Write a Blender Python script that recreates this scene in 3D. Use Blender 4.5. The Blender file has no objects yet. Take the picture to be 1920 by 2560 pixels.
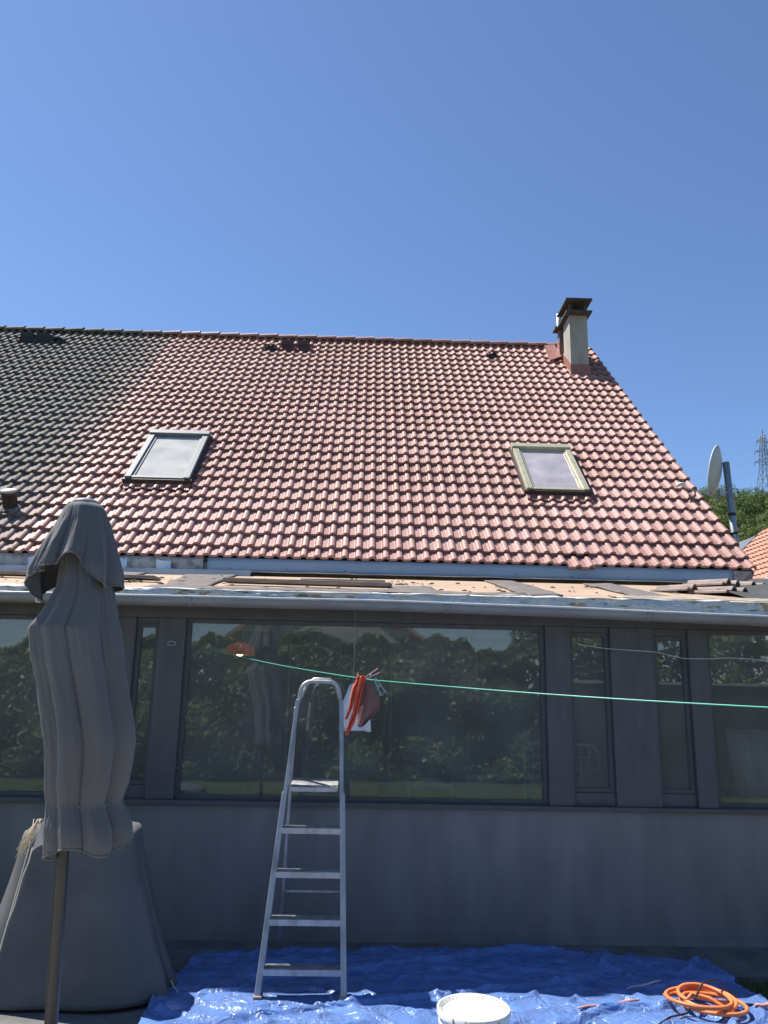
import bpy, bmesh, math, random
from mathutils import Vector, Matrix, noise
random.seed(7)
R = math.radians
S = bpy.context.scene
col = S.collection

# ------------------------------------------------------------------ camera
TH, PH, RO = R(13.0), R(1.37), R(1.15)
fw = Vector((math.sin(PH)*math.cos(TH), math.cos(PH)*math.cos(TH), math.sin(TH)))
rt = Vector((math.cos(PH), -math.sin(PH), 0.0))
up = rt.cross(fw)
rt, up = rt*math.cos(RO)+up*math.sin(RO), up*math.cos(RO)-rt*math.sin(RO)
cam = bpy.data.cameras.new('camera')
cam.sensor_fit = 'VERTICAL'; cam.sensor_height = 32.0; cam.sensor_width = 24.0
cam.lens = 32.0*1950/2560
cam.clip_start = 0.05; cam.clip_end = 3000
co = bpy.data.objects.new('camera', cam); col.objects.link(co)
M = Matrix.Identity(4)
for i, v in enumerate((rt, up, -fw)):
    for j in range(3): M[j][i] = v[j]
M.translation = Vector((0, 0, 1.6))
co.matrix_world = M
S.camera = co

# ------------------------------------------------------------------ sky, sun, exposure
SUN = Vector((-0.443, 0.262, 0.858)).normalized()
sun_el = math.asin(SUN.z)
world = bpy.data.worlds.new('World'); S.world = world; world.use_nodes = True
nt = world.node_tree; nt.nodes.clear()
sky = nt.nodes.new('ShaderNodeTexSky'); sky.sky_type = 'NISHITA'; sky.sun_disc = False
sky.sun_elevation = sun_el; sky.sun_rotation = math.atan2(SUN.x, SUN.y)
sky.altitude = 1200; sky.air_density = 1.0; sky.dust_density = 0.35; sky.ozone_density = 6.5
bg = nt.nodes.new('ShaderNodeBackground'); bg.inputs[1].default_value = 0.092
wo = nt.nodes.new('ShaderNodeOutputWorld')
nt.links.new(sky.outputs[0], bg.inputs[0]); nt.links.new(bg.outputs[0], wo.inputs[0])
sl = bpy.data.lights.new('sun', 'SUN'); sl.energy = 4.8; sl.angle = R(0.5); sl.color = (1.0, 0.95, 0.87)
so = bpy.data.objects.new('sun', sl); col.objects.link(so)
so.rotation_euler = SUN.to_track_quat('Z', 'Y').to_euler()
so.location = (-8, 4, 20)
S.view_settings.view_transform = 'Standard'; S.view_settings.look = 'None'
S.view_settings.exposure = 0.9; S.view_settings.gamma = 1.0
S.view_settings.use_curve_mapping = False

# ------------------------------------------------------------------ helpers
def tag(o, label=None, cat=None, group=None, kind=None):
    if label: o['label'] = label
    if cat: o['category'] = cat
    if group: o['group'] = group
    if kind: o['kind'] = kind
    return o

def empty(name, loc, label, cat, group=None):
    o = bpy.data.objects.new(name, None); o.empty_display_size = 0.2
    col.objects.link(o); o.location = loc
    return tag(o, label, cat, group)

def wpos(o):
    p = Vector(o.location)
    while o.parent: o = o.parent; p += Vector(o.location)
    return p

class MB:
    """collects faces in world coordinates; build() links them as one mesh object"""
    def __init__(s): s.v = []; s.f = []; s.t = []; s.sm = []
    def add(s, vs, fs, tint=0.0, smooth=False):
        b = len(s.v); s.v += [tuple(v) for v in vs]
        for f in fs: s.f.append([i+b for i in f]); s.t.append(tint); s.sm.append(smooth)
        return s
    def box(s, a, b, rot=None, piv=None, tint=0.0):
        vs = [Vector((x, y, z)) for z in (a[2], b[2]) for y in (a[1], b[1]) for x in (a[0], b[0])]
        if rot is not None:
            p = Vector(piv) if piv is not None else (Vector(a)+Vector(b))/2
            vs = [p+rot @ (v-p) for v in vs]
        return s.add(vs, [(0,2,3,1),(4,5,7,6),(0,1,5,4),(2,6,7,3),(0,4,6,2),(1,3,7,5)], tint)
    def bar(s, p, q, w, h, upv=(0,0,1), tint=0.0):
        p, q = Vector(p), Vector(q); d = (q-p).normalized()
        x = d.cross(Vector(upv))
        x = x.normalized() if x.length > 1e-4 else Vector((1,0,0))
        y = x.cross(d); vs = []
        for e in (p, q):
            for sx, sy in ((-1,-1),(1,-1),(1,1),(-1,1)): vs.append(e+x*(sx*w/2)+y*(sy*h/2))
        return s.add(vs, [(3,2,1,0),(4,5,6,7),(0,1,5,4),(1,2,6,5),(2,3,7,6),(3,0,4,7)], tint)
    def tube(s, pts, r, n=8, cap=True, closed=False, tint=0.0):
        pts = [Vector(p) for p in pts]; k = len(pts)
        rs = r if isinstance(r, (list, tuple)) else [r]*k
        vs = []; fs = []; pn = None
        for i, p in enumerate(pts):
            if closed: d = pts[(i+1) % k]-pts[i-1]
            else: d = pts[min(i+1, k-1)]-pts[max(i-1, 0)]
            d.normalize()
            if pn is None:
                a = Vector((0,0,1)) if abs(d.z) < .9 else Vector((1,0,0)); x = d.cross(a).normalized()
            else: x = (pn-d*pn.dot(d)).normalized()
            pn = x; y = d.cross(x)
            for j in range(n):
                t = 2*math.pi*j/n; vs.append(p+(x*math.cos(t)+y*math.sin(t))*rs[i])
        for i in range(k if closed else k-1):
            a = i*n; b = ((i+1) % k)*n
            for j in range(n): fs.append((a+j, a+(j+1) % n, b+(j+1) % n, b+j))
        if cap and not closed:
            fs.append(tuple(range(n-1, -1, -1))); fs.append(tuple(range((k-1)*n, k*n)))
        return s.add(vs, fs, tint, True)
    def lathe(s, c, prof, n=32, axis=None, tint=0.0):
        c = Vector(c); Rm = Vector(axis).to_track_quat('Z', 'Y').to_matrix() if axis is not None else Matrix.Identity(3)
        vs = []; fs = []; k = len(prof)
        for r, z in prof:
            for j in range(n):
                t = 2*math.pi*j/n; vs.append(c+Rm @ Vector((r*math.cos(t), r*math.sin(t), z)))
        for i in range(k-1):
            for j in range(n): fs.append((i*n+j, i*n+(j+1) % n, (i+1)*n+(j+1) % n, (i+1)*n+j))
        return s.add(vs, fs, tint, True)
    def prism(s, poly, off, tint=0.0):
        """polygon of 3D points extruded by the vector off"""
        off = Vector(off); n = len(poly); vs = [Vector(p) for p in poly]+[Vector(p)+off for p in poly]
        fs = [tuple(range(n-1, -1, -1)), tuple(range(n, 2*n))]
        fs += [(i, (i+1) % n, n+(i+1) % n, n+i) for i in range(n)]
        return s.add(vs, fs, tint)
    def grid(s, fn, nu, nv, tint=0.0, smooth=True):
        vs = [fn(i/nu, j/nv) for j in range(nv+1) for i in range(nu+1)]
        fs = [(j*(nu+1)+i, j*(nu+1)+i+1, (j+1)*(nu+1)+i+1, (j+1)*(nu+1)+i) for j in range(nv) for i in range(nu)]
        return s.add(vs, fs, tint, smooth)
    def build(s, name, mat, parent=None, bevel=0.0, solid=0.0, fix=True):
        org = wpos(parent) if parent else Vector((0,0,0))
        me = bpy.data.meshes.new(name)
        me.from_pydata([(v[0]-org.x, v[1]-org.y, v[2]-org.z) for v in s.v], [], s.f)
        a = me.attributes.new('tint', 'FLOAT', 'FACE'); a.data.foreach_set('value', s.t)
        me.polygons.foreach_set('use_smooth', s.sm)
        me.update()
        if fix and len(s.f) < 20000:
            bm = bmesh.new(); bm.from_mesh(me); bmesh.ops.recalc_face_normals(bm, faces=bm.faces); bm.to_mesh(me); bm.free()
        me.materials.append(mat)
        o = bpy.data.objects.new(name, me); col.objects.link(o)
        if parent: o.parent = parent
        if solid: m = o.modifiers.new('solid', 'SOLIDIFY'); m.thickness = solid; m.offset = 0
        if bevel: m = o.modifiers.new('bevel', 'BEVEL'); m.width = bevel; m.segments = 2; m.limit_method = 'ANGLE'
        return o

def mat(name, c, rough=.6, metal=0.0, c2=None, sc=8.0, detail=6.0, bump=0.0, bsc=None, tintc=None, spec=.5,
        stretch=(1,1,1), lo=.35, hi=.65, sheen=0.0, rvar=0.0, trans=0.0):
    m = bpy.data.materials.new(name); m.use_nodes = True; t = m.node_tree; N = t.nodes; L = t.links
    b = N['Principled BSDF']; b.inputs['Roughness'].default_value = rough; b.inputs['Metallic'].default_value = metal
    b.inputs['Specular IOR Level'].default_value = spec
    if sheen: b.inputs['Sheen Weight'].default_value = sheen
    g = N.new('ShaderNodeNewGeometry'); mp = N.new('ShaderNodeMapping'); mp.inputs['Scale'].default_value = stretch
    L.new(g.outputs['Position'], mp.inputs[0])
    n = N.new('ShaderNodeTexNoise'); n.inputs['Scale'].default_value = sc; n.inputs['Detail'].default_value = detail
    L.new(mp.outputs[0], n.inputs['Vector'])
    cr = N.new('ShaderNodeValToRGB'); cr.color_ramp.elements[0].position = lo; cr.color_ramp.elements[1].position = hi
    if c2 is None: c2 = tuple(x*.8 for x in c)
    cr.color_ramp.elements[0].color = (*c2, 1); cr.color_ramp.elements[1].color = (*c, 1)
    L.new(n.outputs[0], cr.inputs[0]); out = cr.outputs[0]
    if tintc is not None:
        a = N.new('ShaderNodeAttribute'); a.attribute_name = 'tint'
        mx = N.new('ShaderNodeMix'); mx.data_type = 'RGBA'
        L.new(a.outputs['Fac'], mx.inputs[0]); L.new(out, mx.inputs[6]); mx.inputs[7].default_value = (*tintc, 1); out = mx.outputs[2]
    L.new(out, b.inputs['Base Color'])
    if rvar:
        mr = N.new('ShaderNodeMapRange'); mr.inputs[3].default_value = rough-rvar; mr.inputs[4].default_value = rough+rvar
        L.new(n.outputs[0], mr.inputs[0]); L.new(mr.outputs[0], b.inputs['Roughness'])
    if bump:
        n2 = N.new('ShaderNodeTexNoise'); n2.inputs['Scale'].default_value = bsc or sc*3; n2.inputs['Detail'].default_value = 8
        L.new(mp.outputs[0], n2.inputs['Vector'])
        bp = N.new('ShaderNodeBump'); bp.inputs['Strength'].default_value = min(bump*20, 1); bp.inputs['Distance'].default_value = bump
        L.new(n2.outputs[0], bp.inputs['Height']); L.new(bp.outputs[0], b.inputs['Normal'])
    if trans:
        tr = N.new('ShaderNodeBsdfTranslucent'); L.new(out, tr.inputs[0]); ms = N.new('ShaderNodeMixShader')
        ms.inputs[0].default_value = trans; L.new(b.outputs[0], ms.inputs[1]); L.new(tr.outputs[0], ms.inputs[2])
        L.new(ms.outputs[0], N['Material Output'].inputs[0])
    return m

def glassmat(name, tint=(.75,.8,.8), dust=.05, rough=.01, dc=(.5,.5,.48)):
    m = bpy.data.materials.new(name); m.use_nodes = True; t = m.node_tree; N = t.nodes; L = t.links; N.clear()
    o = N.new('ShaderNodeOutputMaterial'); tr = N.new('ShaderNodeBsdfTransparent'); tr.inputs[0].default_value = (*tint, 1)
    gl = N.new('ShaderNodeBsdfGlossy'); gl.inputs['Roughness'].default_value = rough
    fr = N.new('ShaderNodeFresnel'); fr.inputs[0].default_value = 1.6
    g = N.new('ShaderNodeNewGeometry'); n = N.new('ShaderNodeTexNoise'); n.inputs['Scale'].default_value = 3.0; n.inputs['Detail'].default_value = 8
    L.new(g.outputs['Position'], n.inputs['Vector'])
    mr = N.new('ShaderNodeMapRange'); mr.inputs[3].default_value = dust*.3; mr.inputs[4].default_value = dust*1.7; L.new(n.outputs[0], mr.inputs[0])
    mu = N.new('ShaderNodeMath'); mu.operation = 'MULTIPLY'; mu.inputs[1].default_value = 2.1; mu.use_clamp = True
    L.new(fr.outputs[0], mu.inputs[0])
    a = N.new('ShaderNodeMixShader'); L.new(mu.outputs[0], a.inputs[0]); L.new(tr.outputs[0], a.inputs[1]); L.new(gl.outputs[0], a.inputs[2])
    df = N.new('ShaderNodeBsdfDiffuse'); df.inputs[0].default_value = (*dc, 1)
    b = N.new('ShaderNodeMixShader'); L.new(mr.outputs[0], b.inputs[0]); L.new(a.outputs[0], b.inputs[1]); L.new(df.outputs[0], b.inputs[2])
    L.new(b.outputs[0], o.inputs[0])
    return m

def roofmat(name, dirty):
    m = bpy.data.materials.new(name); m.use_nodes = True; t = m.node_tree; N = t.nodes; L = t.links
    b = N['Principled BSDF']; g = N.new('ShaderNodeNewGeometry')
    b.inputs['Specular IOR Level'].default_value = .4
    n = N.new('ShaderNodeTexNoise'); n.inputs['Scale'].default_value = 1.3; n.inputs['Detail'].default_value = 4
    n2 = N.new('ShaderNodeTexNoise'); n2.inputs['Scale'].default_value = 22; n2.inputs['Detail'].default_value = 8
    for k in (n, n2): L.new(g.outputs['Position'], k.inputs['Vector'])
    at = N.new('ShaderNodeAttribute'); at.attribute_name = 'tint'
    ad = N.new('ShaderNodeMath'); ad.operation = 'MULTIPLY_ADD'; ad.inputs[1].default_value = .20
    L.new(at.outputs['Fac'], ad.inputs[0])
    m1 = N.new('ShaderNodeMath'); m1.operation = 'MULTIPLY_ADD'; m1.inputs[1].default_value = .5; L.new(n.outputs[0], m1.inputs[0])
    m2 = N.new('ShaderNodeMath'); m2.operation = 'MULTIPLY'; m2.inputs[1].default_value = .5; L.new(n2.outputs[0], m2.inputs[0])
    nb = N.new('ShaderNodeTexNoise'); nb.inputs['Scale'].default_value = .42; nb.inputs['Detail'].default_value = 3
    mpb = N.new('ShaderNodeMapping'); mpb.inputs['Scale'].default_value = (.55, 1.2, 1.2); mpb.inputs['Location'].default_value = (1.7, 0, .6); L.new(g.outputs['Position'], mpb.inputs[0]); L.new(mpb.outputs[0], nb.inputs['Vector'])
    m3 = N.new('ShaderNodeMath'); m3.operation = 'MULTIPLY_ADD'; m3.inputs[1].default_value = .9; m3.inputs[2].default_value = -.38; L.new(nb.outputs[0], m3.inputs[0])
    m4 = N.new('ShaderNodeMath'); m4.operation = 'ADD'; L.new(m2.outputs[0], m4.inputs[0]); L.new(m3.outputs[0], m4.inputs[1])
    L.new(m4.outputs[0], m1.inputs[2]); L.new(m1.outputs[0], ad.inputs[2])
    cr = N.new('ShaderNodeValToRGB'); e = cr.color_ramp.elements
    e[0].position = .3; e[0].color = (.23,.122,.102,1); e[1].position = .95; e[1].color = (.42,.252,.225,1)
    x = cr.color_ramp.elements.new(.60); x.color = (.33,.176,.150,1)
    L.new(ad.outputs[0], cr.inputs[0]); out = cr.outputs[0]
    # grey-green lichen film and fine speckle
    n3 = N.new('ShaderNodeTexNoise'); n3.inputs['Scale'].default_value = 60; n3.inputs['Detail'].default_value = 4; L.new(g.outputs['Position'], n3.inputs['Vector'])
    c3 = N.new('ShaderNodeValToRGB'); c3.color_ramp.elements[0].position = .55; c3.color_ramp.elements[1].position = .75
    c3.color_ramp.elements[1].color = (.55,.55,.55,1)
    L.new(n3.outputs[0], c3.inputs[0])
    mx = N.new('ShaderNodeMix'); mx.data_type = 'RGBA'; L.new(c3.outputs[0], mx.inputs[0]); L.new(out, mx.inputs[6]); mx.inputs[7].default_value = (.37,.23,.19,1)
    out = mx.outputs[2]
    if dirty:
        sp = N.new('ShaderNodeSeparateXYZ'); L.new(g.outputs['Position'], sp.inputs[0])
        # boundary drifts: lower rows stay cleaner farther left
        q = N.new('ShaderNodeMath'); q.operation = 'MULTIPLY_ADD'; q.inputs[1].default_value = .0; q.inputs[2].default_value = -.12
        L.new(sp.outputs[2], q.inputs[0])
        w = N.new('ShaderNodeMath'); w.operation = 'SUBTRACT'; L.new(q.outputs[0], w.inputs[0]); L.new(sp.outputs[0], w.inputs[1])
        nz = N.new('ShaderNodeMath'); nz.operation = 'MULTIPLY_ADD'; nz.inputs[1].default_value = .6; L.new(n.outputs[0], nz.inputs[0]); L.new(w.outputs[0], nz.inputs[2])
        mr = N.new('ShaderNodeMapRange'); mr.inputs[1].default_value = 3.78; mr.inputs[2].default_value = 4.6; L.new(nz.outputs[0], mr.inputs[0])
        sm = N.new('ShaderNodeMath'); sm.operation = 'MULTIPLY_ADD'; sm.inputs[1].default_value = .62; sm.inputs[2].default_value = .36; sm.use_clamp = True
        L.new(mr.outputs[0], sm.inputs[0])
        n4 = N.new('ShaderNodeTexNoise'); n4.inputs['Scale'].default_value = 9; n4.inputs['Detail'].default_value = 8; L.new(g.outputs['Position'], n4.inputs['Vector'])
        dc = N.new('ShaderNodeValToRGB'); dc.color_ramp.elements[0].position = .35; dc.color_ramp.elements[1].position = .72
        dc.color_ramp.elements[0].color = (.092,.087,.080,1); dc.color_ramp.elements[1].color = (.20,.19,.172,1)
        L.new(n4.outputs[0], dc.inputs[0])
        m5 = N.new('ShaderNodeMix'); m5.data_type = 'RGBA'; L.new(sm.outputs[0], m5.inputs[0]); L.new(out, m5.inputs[6]); L.new(dc.outputs[0], m5.inputs[7]); out = m5.outputs[2]
        rr = N.new('ShaderNodeMapRange'); rr.inputs[3].default_value = .52; rr.inputs[4].default_value = .85; L.new(sm.outputs[0], rr.inputs[0]); L.new(rr.outputs[0], b.inputs['Roughness'])
    else:
        rr = N.new('ShaderNodeMapRange'); rr.inputs[1].default_value = .3; rr.inputs[2].default_value = .7; rr.inputs[3].default_value = .50; rr.inputs[4].default_value = .68
        L.new(n.outputs[0], rr.inputs[0]); L.new(rr.outputs[0], b.inputs['Roughness'])
    L.new(out, b.inputs['Base Color'])
    bp = N.new('ShaderNodeBump'); bp.inputs['Strength'].default_value = .5; bp.inputs['Distance'].default_value = .003
    L.new(n3.outputs[0], bp.inputs['Height']); L.new(bp.outputs[0], b.inputs['Normal'])
    return m

M_ = {}
M_['red'] = roofmat('red_concrete_tile', False)
M_['dark'] = roofmat('soiled_tile', True)
M_['plaster'] = mat('grey_plaster', (.36,.35,.33), .9, c2=(.24,.235,.225), sc=6, bump=.004)
M_['chimney'] = mat('chimney_render', (.38,.35,.30), .9, c2=(.29,.27,.23), sc=5, bump=.004, stretch=(1,1,.3))
M_['slab'] = mat('dark_concrete_slab', (.085,.078,.074), .85, c2=(.055,.05,.048), sc=9, bump=.003)
M_['redpaint'] = mat('red_flashing_paint', (.33,.14,.105), .5, c2=(.24,.10,.08), sc=14, bump=.002)
M_['zinc'] = mat('grey_sheet_metal', (.42,.45,.48), .42, .55, c2=(.33,.36,.40), sc=4, bump=.001, stretch=(1,1,3))
M_['fasciablue'] = mat('blue_grey_sheet_metal', (.27,.35,.44), .55, .1, c2=(.23,.31,.39), sc=3, stretch=(.5,1,2))
M_['gutter'] = mat('grey_pvc_gutter', (.27,.26,.26), .6, c2=(.21,.205,.205), sc=5, stretch=(.6,1,3))
M_['white'] = mat('white_paint', (.74,.74,.72), .5, c2=(.62,.62,.6), sc=6)
M_['frame'] = mat('dark_brown_frame', (.105,.098,.10), .7, c2=(.085,.08,.08), sc=5, stretch=(3,3,.5))
M_['parapet'] = mat('dark_rough_wall', (.235,.22,.22), .9, c2=(.175,.165,.165), sc=6, detail=14, bump=.004, bsc=40, stretch=(1,1,.3), lo=.3, hi=.7)
M_['inside'] = mat('inner_wall_paint', (.40,.38,.34), .9, c2=(.34,.32,.29), sc=2)
M_['floor'] = mat('inner_floor_tile', (.16,.14,.12), .6, c2=(.12,.105,.095), sc=3)
M_['ply'] = mat('peach_underlay_board', (.40,.285,.20), .85, c2=(.31,.22,.155), sc=3.5, bump=.002, stretch=(.5,1.5,1), lo=.3, hi=.6)
M_['felt'] = mat('grey_roofing_felt', (.17,.145,.135), .95, c2=(.10,.09,.088), sc=12, bump=.006)
M_['blackfelt'] = mat('black_gritty_felt', (.055,.06,.058), .85, c2=(.03,.033,.033), sc=30, bump=.008)
M_['moss'] = mat('dry_moss', (.07,.06,.04), 1, c2=(.03,.027,.02), sc=40, bump=.01)
M_['wood'] = mat('weathered_timber', (.33,.28,.22), .85, c2=(.2,.17,.14), sc=6, bump=.003, stretch=(.3,6,6))
M_['oldtile'] = mat('pinkish_grey_old_tile', (.34,.26,.22), .85, c2=(.22,.17,.15), sc=9, bump=.004)
M_['trim'] = None
M_['alu'] = mat('dull_aluminium', (.46,.465,.47), .5, .7, c2=(.30,.305,.31), sc=18, detail=12, rvar=.15, lo=.3, hi=.6, stretch=(1,1,.4))
M_['parasol'] = mat('charcoal_parasol_cloth', (.17,.172,.185), .85, c2=(.15,.152,.165), sc=3, bump=.0015, bsc=500, sheen=.2, trans=.3)
M_['hub'] = mat('grey_plastic_hub', (.32,.32,.33), .4)
M_['post'] = mat('dark_grey_metal_pole', (.05,.05,.055), .4, .5)
M_['blind'] = mat('pale_blind_fabric', (.66,.64,.61), .85, c2=(.58,.56,.53), sc=8)
M_['glass'] = glassmat('veranda_glass', (.80,.84,.83), .15)
M_['skyglass'] = glassmat('dusty_roof_glass', (.85,.86,.86), .55, .2, (.74,.72,.67))
M_['green'] = mat('green_plastic_line', (.03,.42,.28), .35)
M_['redcloth'] = mat('red_cotton_cloth', (.74,.15,.085), .85, c2=(.62,.10,.06), sc=25, bump=.002, trans=.25)
M_['pinkcloth'] = mat('brownish_red_net', (.20,.11,.105), .9, c2=(.16,.09,.085), sc=25, trans=.08)
M_['rope'] = mat('pale_cord', (.62,.60,.55), .8)
M_['orange'] = mat('orange_rubber_hose', (.75,.22,.07), .5, c2=(.62,.17,.05), sc=10)
M_['bucket'] = mat('white_plastic_bucket', (.78,.78,.75), .35, c2=(.7,.7,.67), sc=6)
M_['paint'] = mat('white_paint_pool', (.86,.86,.84), .3)
M_['lamp'] = mat('amber_lampshade', (.70,.38,.10), .6, c2=(.55,.28,.07), sc=6, trans=.5)
M_['dish'] = mat('light_grey_dish', (.52,.53,.52), .5, c2=(.46,.47,.46), sc=5)
M_['galv'] = mat('galvanised_steel', (.40,.42,.44), .5, .6, c2=(.30,.32,.34), sc=20)
M_['black'] = mat('black_plastic', (.02,.02,.022), .45)
M_['beige'] = mat('aged_beige_aluminium', (.50,.46,.33), .45, .2, c2=(.40,.37,.27), sc=12)
M_['orangetile'] = mat('orange_clay_tile', (.48,.27,.195), .8, c2=(.38,.20,.145), sc=5, tintc=(.3,.13,.09))
M_['slate'] = mat('blue_grey_slate', (.10,.12,.15), .6, c2=(.08,.095,.12), sc=3)
M_['pylon'] = mat('pylon_steel', (.16,.18,.20), .6, .3)

def groundmat(name, stops, sc, bump=.01, rough=.95, sc2=None):
    m = bpy.data.materials.new(name); m.use_nodes = True; t = m.node_tree; N = t.nodes; L = t.links
    b = N['Principled BSDF']; b.inputs['Roughness'].default_value = rough; b.inputs['Specular IOR Level'].default_value = .2
    g = N.new('ShaderNodeNewGeometry'); n = N.new('ShaderNodeTexNoise'); n.inputs['Scale'].default_value = sc; n.inputs['Detail'].default_value = 12
    L.new(g.outputs['Position'], n.inputs['Vector']); cr = N.new('ShaderNodeValToRGB')
    cr.color_ramp.elements[0].position = stops[0][0]; cr.color_ramp.elements[0].color = (*stops[0][1], 1)
    cr.color_ramp.elements[1].position = stops[-1][0]; cr.color_ramp.elements[1].color = (*stops[-1][1], 1)
    for p, c in stops[1:-1]: cr.color_ramp.elements.new(p).color = (*c, 1)
    L.new(n.outputs[0], cr.inputs[0]); L.new(cr.outputs[0], b.inputs['Base Color'])
    bp = N.new('ShaderNodeBump'); bp.inputs['Distance'].default_value = bump; bp.inputs['Strength'].default_value = .8
    n2 = N.new('ShaderNodeTexNoise'); n2.inputs['Scale'].default_value = sc2 or sc*5; n2.inputs['Detail'].default_value = 8
    L.new(g.outputs['Position'], n2.inputs['Vector']); L.new(n2.outputs[0], bp.inputs['Height']); L.new(bp.outputs[0], b.inputs['Normal'])
    return m

# ------------------------------------------------------------------ ground
def hillz(x, y):
    k = max(0.0, (y-70)/110.0); k = min(k, 1.6)
    h = 45.5*(k*k*(3-2*min(k, 1.0)) if k < 1 else 1+(k-1)*.12)
    side = max(0.0, min(1.0, (x+10)/80.0)); side = side*side*(3-2*side)
    return h*(.10+.90*side)*(1+.05*noise.noise(Vector((x*.02, y*.02, 0))))
g = MB()
xs = [-900,-400,-200,-100,-50,-20,-10,-6,-3,0,3,6,10,20,40,70,100,140,200,400,900]
ys = [-900,-400,-150,-60,-25,-10,-5,0,3,6,10,20,40,60,70]
vs = [(x, y, -.03 if abs(y) < 71 else -.03) for y in ys for x in xs]; nx = len(xs)
g.add(vs, [(j*nx+i, j*nx+i+1, (j+1)*nx+i+1, (j+1)*nx+i) for j in range(len(ys)-1) for i in range(nx-1)])
M_['grass'] = groundmat('mown_grass', [(.3,(.028,.045,.014)),(.5,(.06,.09,.025)),(.7,(.11,.12,.045))], 6, .02, sc2=60)
tag(g.build('lawn', M_['grass'], fix=False), kind='structure')
h = MB()
h.grid(lambda u, v: (-500+1000*u, 69.9+330*v**1.3, hillz(-500+1000*u, 69.9+330*v**1.3)-.04), 120, 60)
M_['hill'] = groundmat('hill_undergrowth', [(.3,(.025,.04,.013)),(.7,(.06,.085,.025))], .4, .2)
tag(h.build('hill', M_['hill'], fix=False), kind='structure')
p = MB(); p.box((-5,5.02,-.2), (4.6,5.6,.012)); p.box((-2.35,3.6,-.2), (-1.02,5.016,.008))
t = MB(); t.box((-5.5,-.9,-.2), (5.5,2.9,.004))  # unseen pale slab, added to bounce sunlight up onto the shaded facade
M_['bounce_slab'] = groundmat('pale_bounce_slab', [(.3,(.36,.34,.30)),(.7,(.46,.43,.38))], 5, .004)
tag(t.build('bounce_slab', M_['bounce_slab']), kind='structure')
M_['paving'] = groundmat('dark_concrete_paving', [(.3,(.10,.10,.095)),(.7,(.17,.165,.155))], 5, .004)
tag(p.build('paving', M_['paving']), kind='structure')
# short grass blades at the near left and right of the tarpaulin
gb = MB()
def blades(x0, x1, y0, y1, n):
    for _ in range(n):
        x, y = random.uniform(x0, x1), random.uniform(y0, y1); a = random.uniform(0, 6.28); hh = random.uniform(.02, .055); w = .003
        dx, dy = math.cos(a)*w, math.sin(a)*w; lx, ly = random.gauss(0, .012), random.gauss(0, .012)
        gb.add([(x-dx, y-dy, -.03), (x+dx, y+dy, -.03), (x+lx, y+ly, hh-.02)], [(0,1,2)], random.random())
blades(-3.2, -2.36, 3.8, 5.0, 9000); blades(2.1, 3.2, 3.6, 5.0, 9000)
M_['blade'] = mat('grass_blades', (.08,.13,.03), .7, c2=(.05,.08,.02), sc=9, tintc=(.19,.19,.07), trans=.3)
tag(gb.build('grass', M_['blade'], fix=False), 'short green grass beside the blue tarpaulin', 'grass', kind='stuff')

# ------------------------------------------------------------------ main roof frame of reference
YE, ZE, AL = 8.433, 2.975, R(42.94)
SV = Vector((0, math.cos(AL), math.sin(AL))); NV = Vector((0, -math.sin(AL), math.cos(AL)))
def rp(x, s, h=0.0): return Vector((x, YE, ZE))+SV*s+NV*h
TOP = 7.72
ridge = rp(0, TOP)

house = empty('house', (0.2, 10.5, 0), 'long house with a cleaned red tiled roof, two skylights and a chimney', 'house')
nhouse = empty('house', (-7, 10.5, 0), 'adjoining house on the left whose roof tiles are blackened with dirt', 'house')

# tile profile: pan then roll, two of them per tile
def prof(u):
    k = (u % .15)/.15
    if k < .05: return .004+.010*(k/.05)
    if k < .40: return .014
    if k < .46: return .014+.005*(k-.40)/.06
    if k < .50: return .019-.008*(k-.46)/.04
    t = (k-.50)/.50
    return .009+.036*math.sqrt(max(0.0, 1-(2*t-1)**2)) if 0 < t < 1 else .009
US = []
for b in (0.0, .15):
    US += [b+.15*k for k in (.0,.05,.40,.46,.50,.515,.56,.63,.70,.78,.86,.93,.97,.995)]
US.append(.2999)
PH_ = [prof(u) for u in US]
def tile(mb, x0, s0, L, tint, dz=0.0, rot=0.0, lift=.040, thick=.032, frame=rp):
    n = len(US); vs = []
    cx = .15
    def P(u, s, h):
        du, ds = u-cx, s-L/2
        return frame(x0+cx+du*math.cos(rot)-ds*math.sin(rot), s0+L/2+ds*math.cos(rot)+du*math.sin(rot), h+dz)
    for u, hh in zip(US, PH_): vs.append(P(u*.995, 0, hh+lift))
    for u, hh in zip(US, PH_): vs.append(P(u*.995, L, hh-.004))
    for u, hh in zip(US, PH_): vs.append(P(u*.995, 0, hh+lift-thick))
    for u, hh in zip(US, PH_): vs.append(P(u*.995, .10, hh+lift-thick-.010))
    for u, hh in zip(US, PH_): vs.append(P(u*.995, 0, hh+lift))
    b = len(mb.v)
    mb.add(vs, [], tint)
    for i in range(n-1):
        mb.f.append([b+i, b+i+1, b+n+i+1, b+n+i]); mb.t.append(tint); mb.sm.append((i % 14) >= 4 and i % 14 < 13)
    for i in range(n-1):
        mb.f.append([b+4*n+i, b+2*n+i, b+2*n+i+1, b+4*n+i+1]); mb.t.append(tint*.5); mb.sm.append(False)
        mb.f.append([b+2*n+i, b+3*n+i, b+3*n+i+1, b+2*n+i+1]); mb.t.append(0); mb.sm.append(False)
    for e in (0, n-1):
        mb.f.append([b+4*n+e, b+n+e, b+3*n+e, b+2*n+e]); mb.t.append(tint); mb.sm.append(False)

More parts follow.
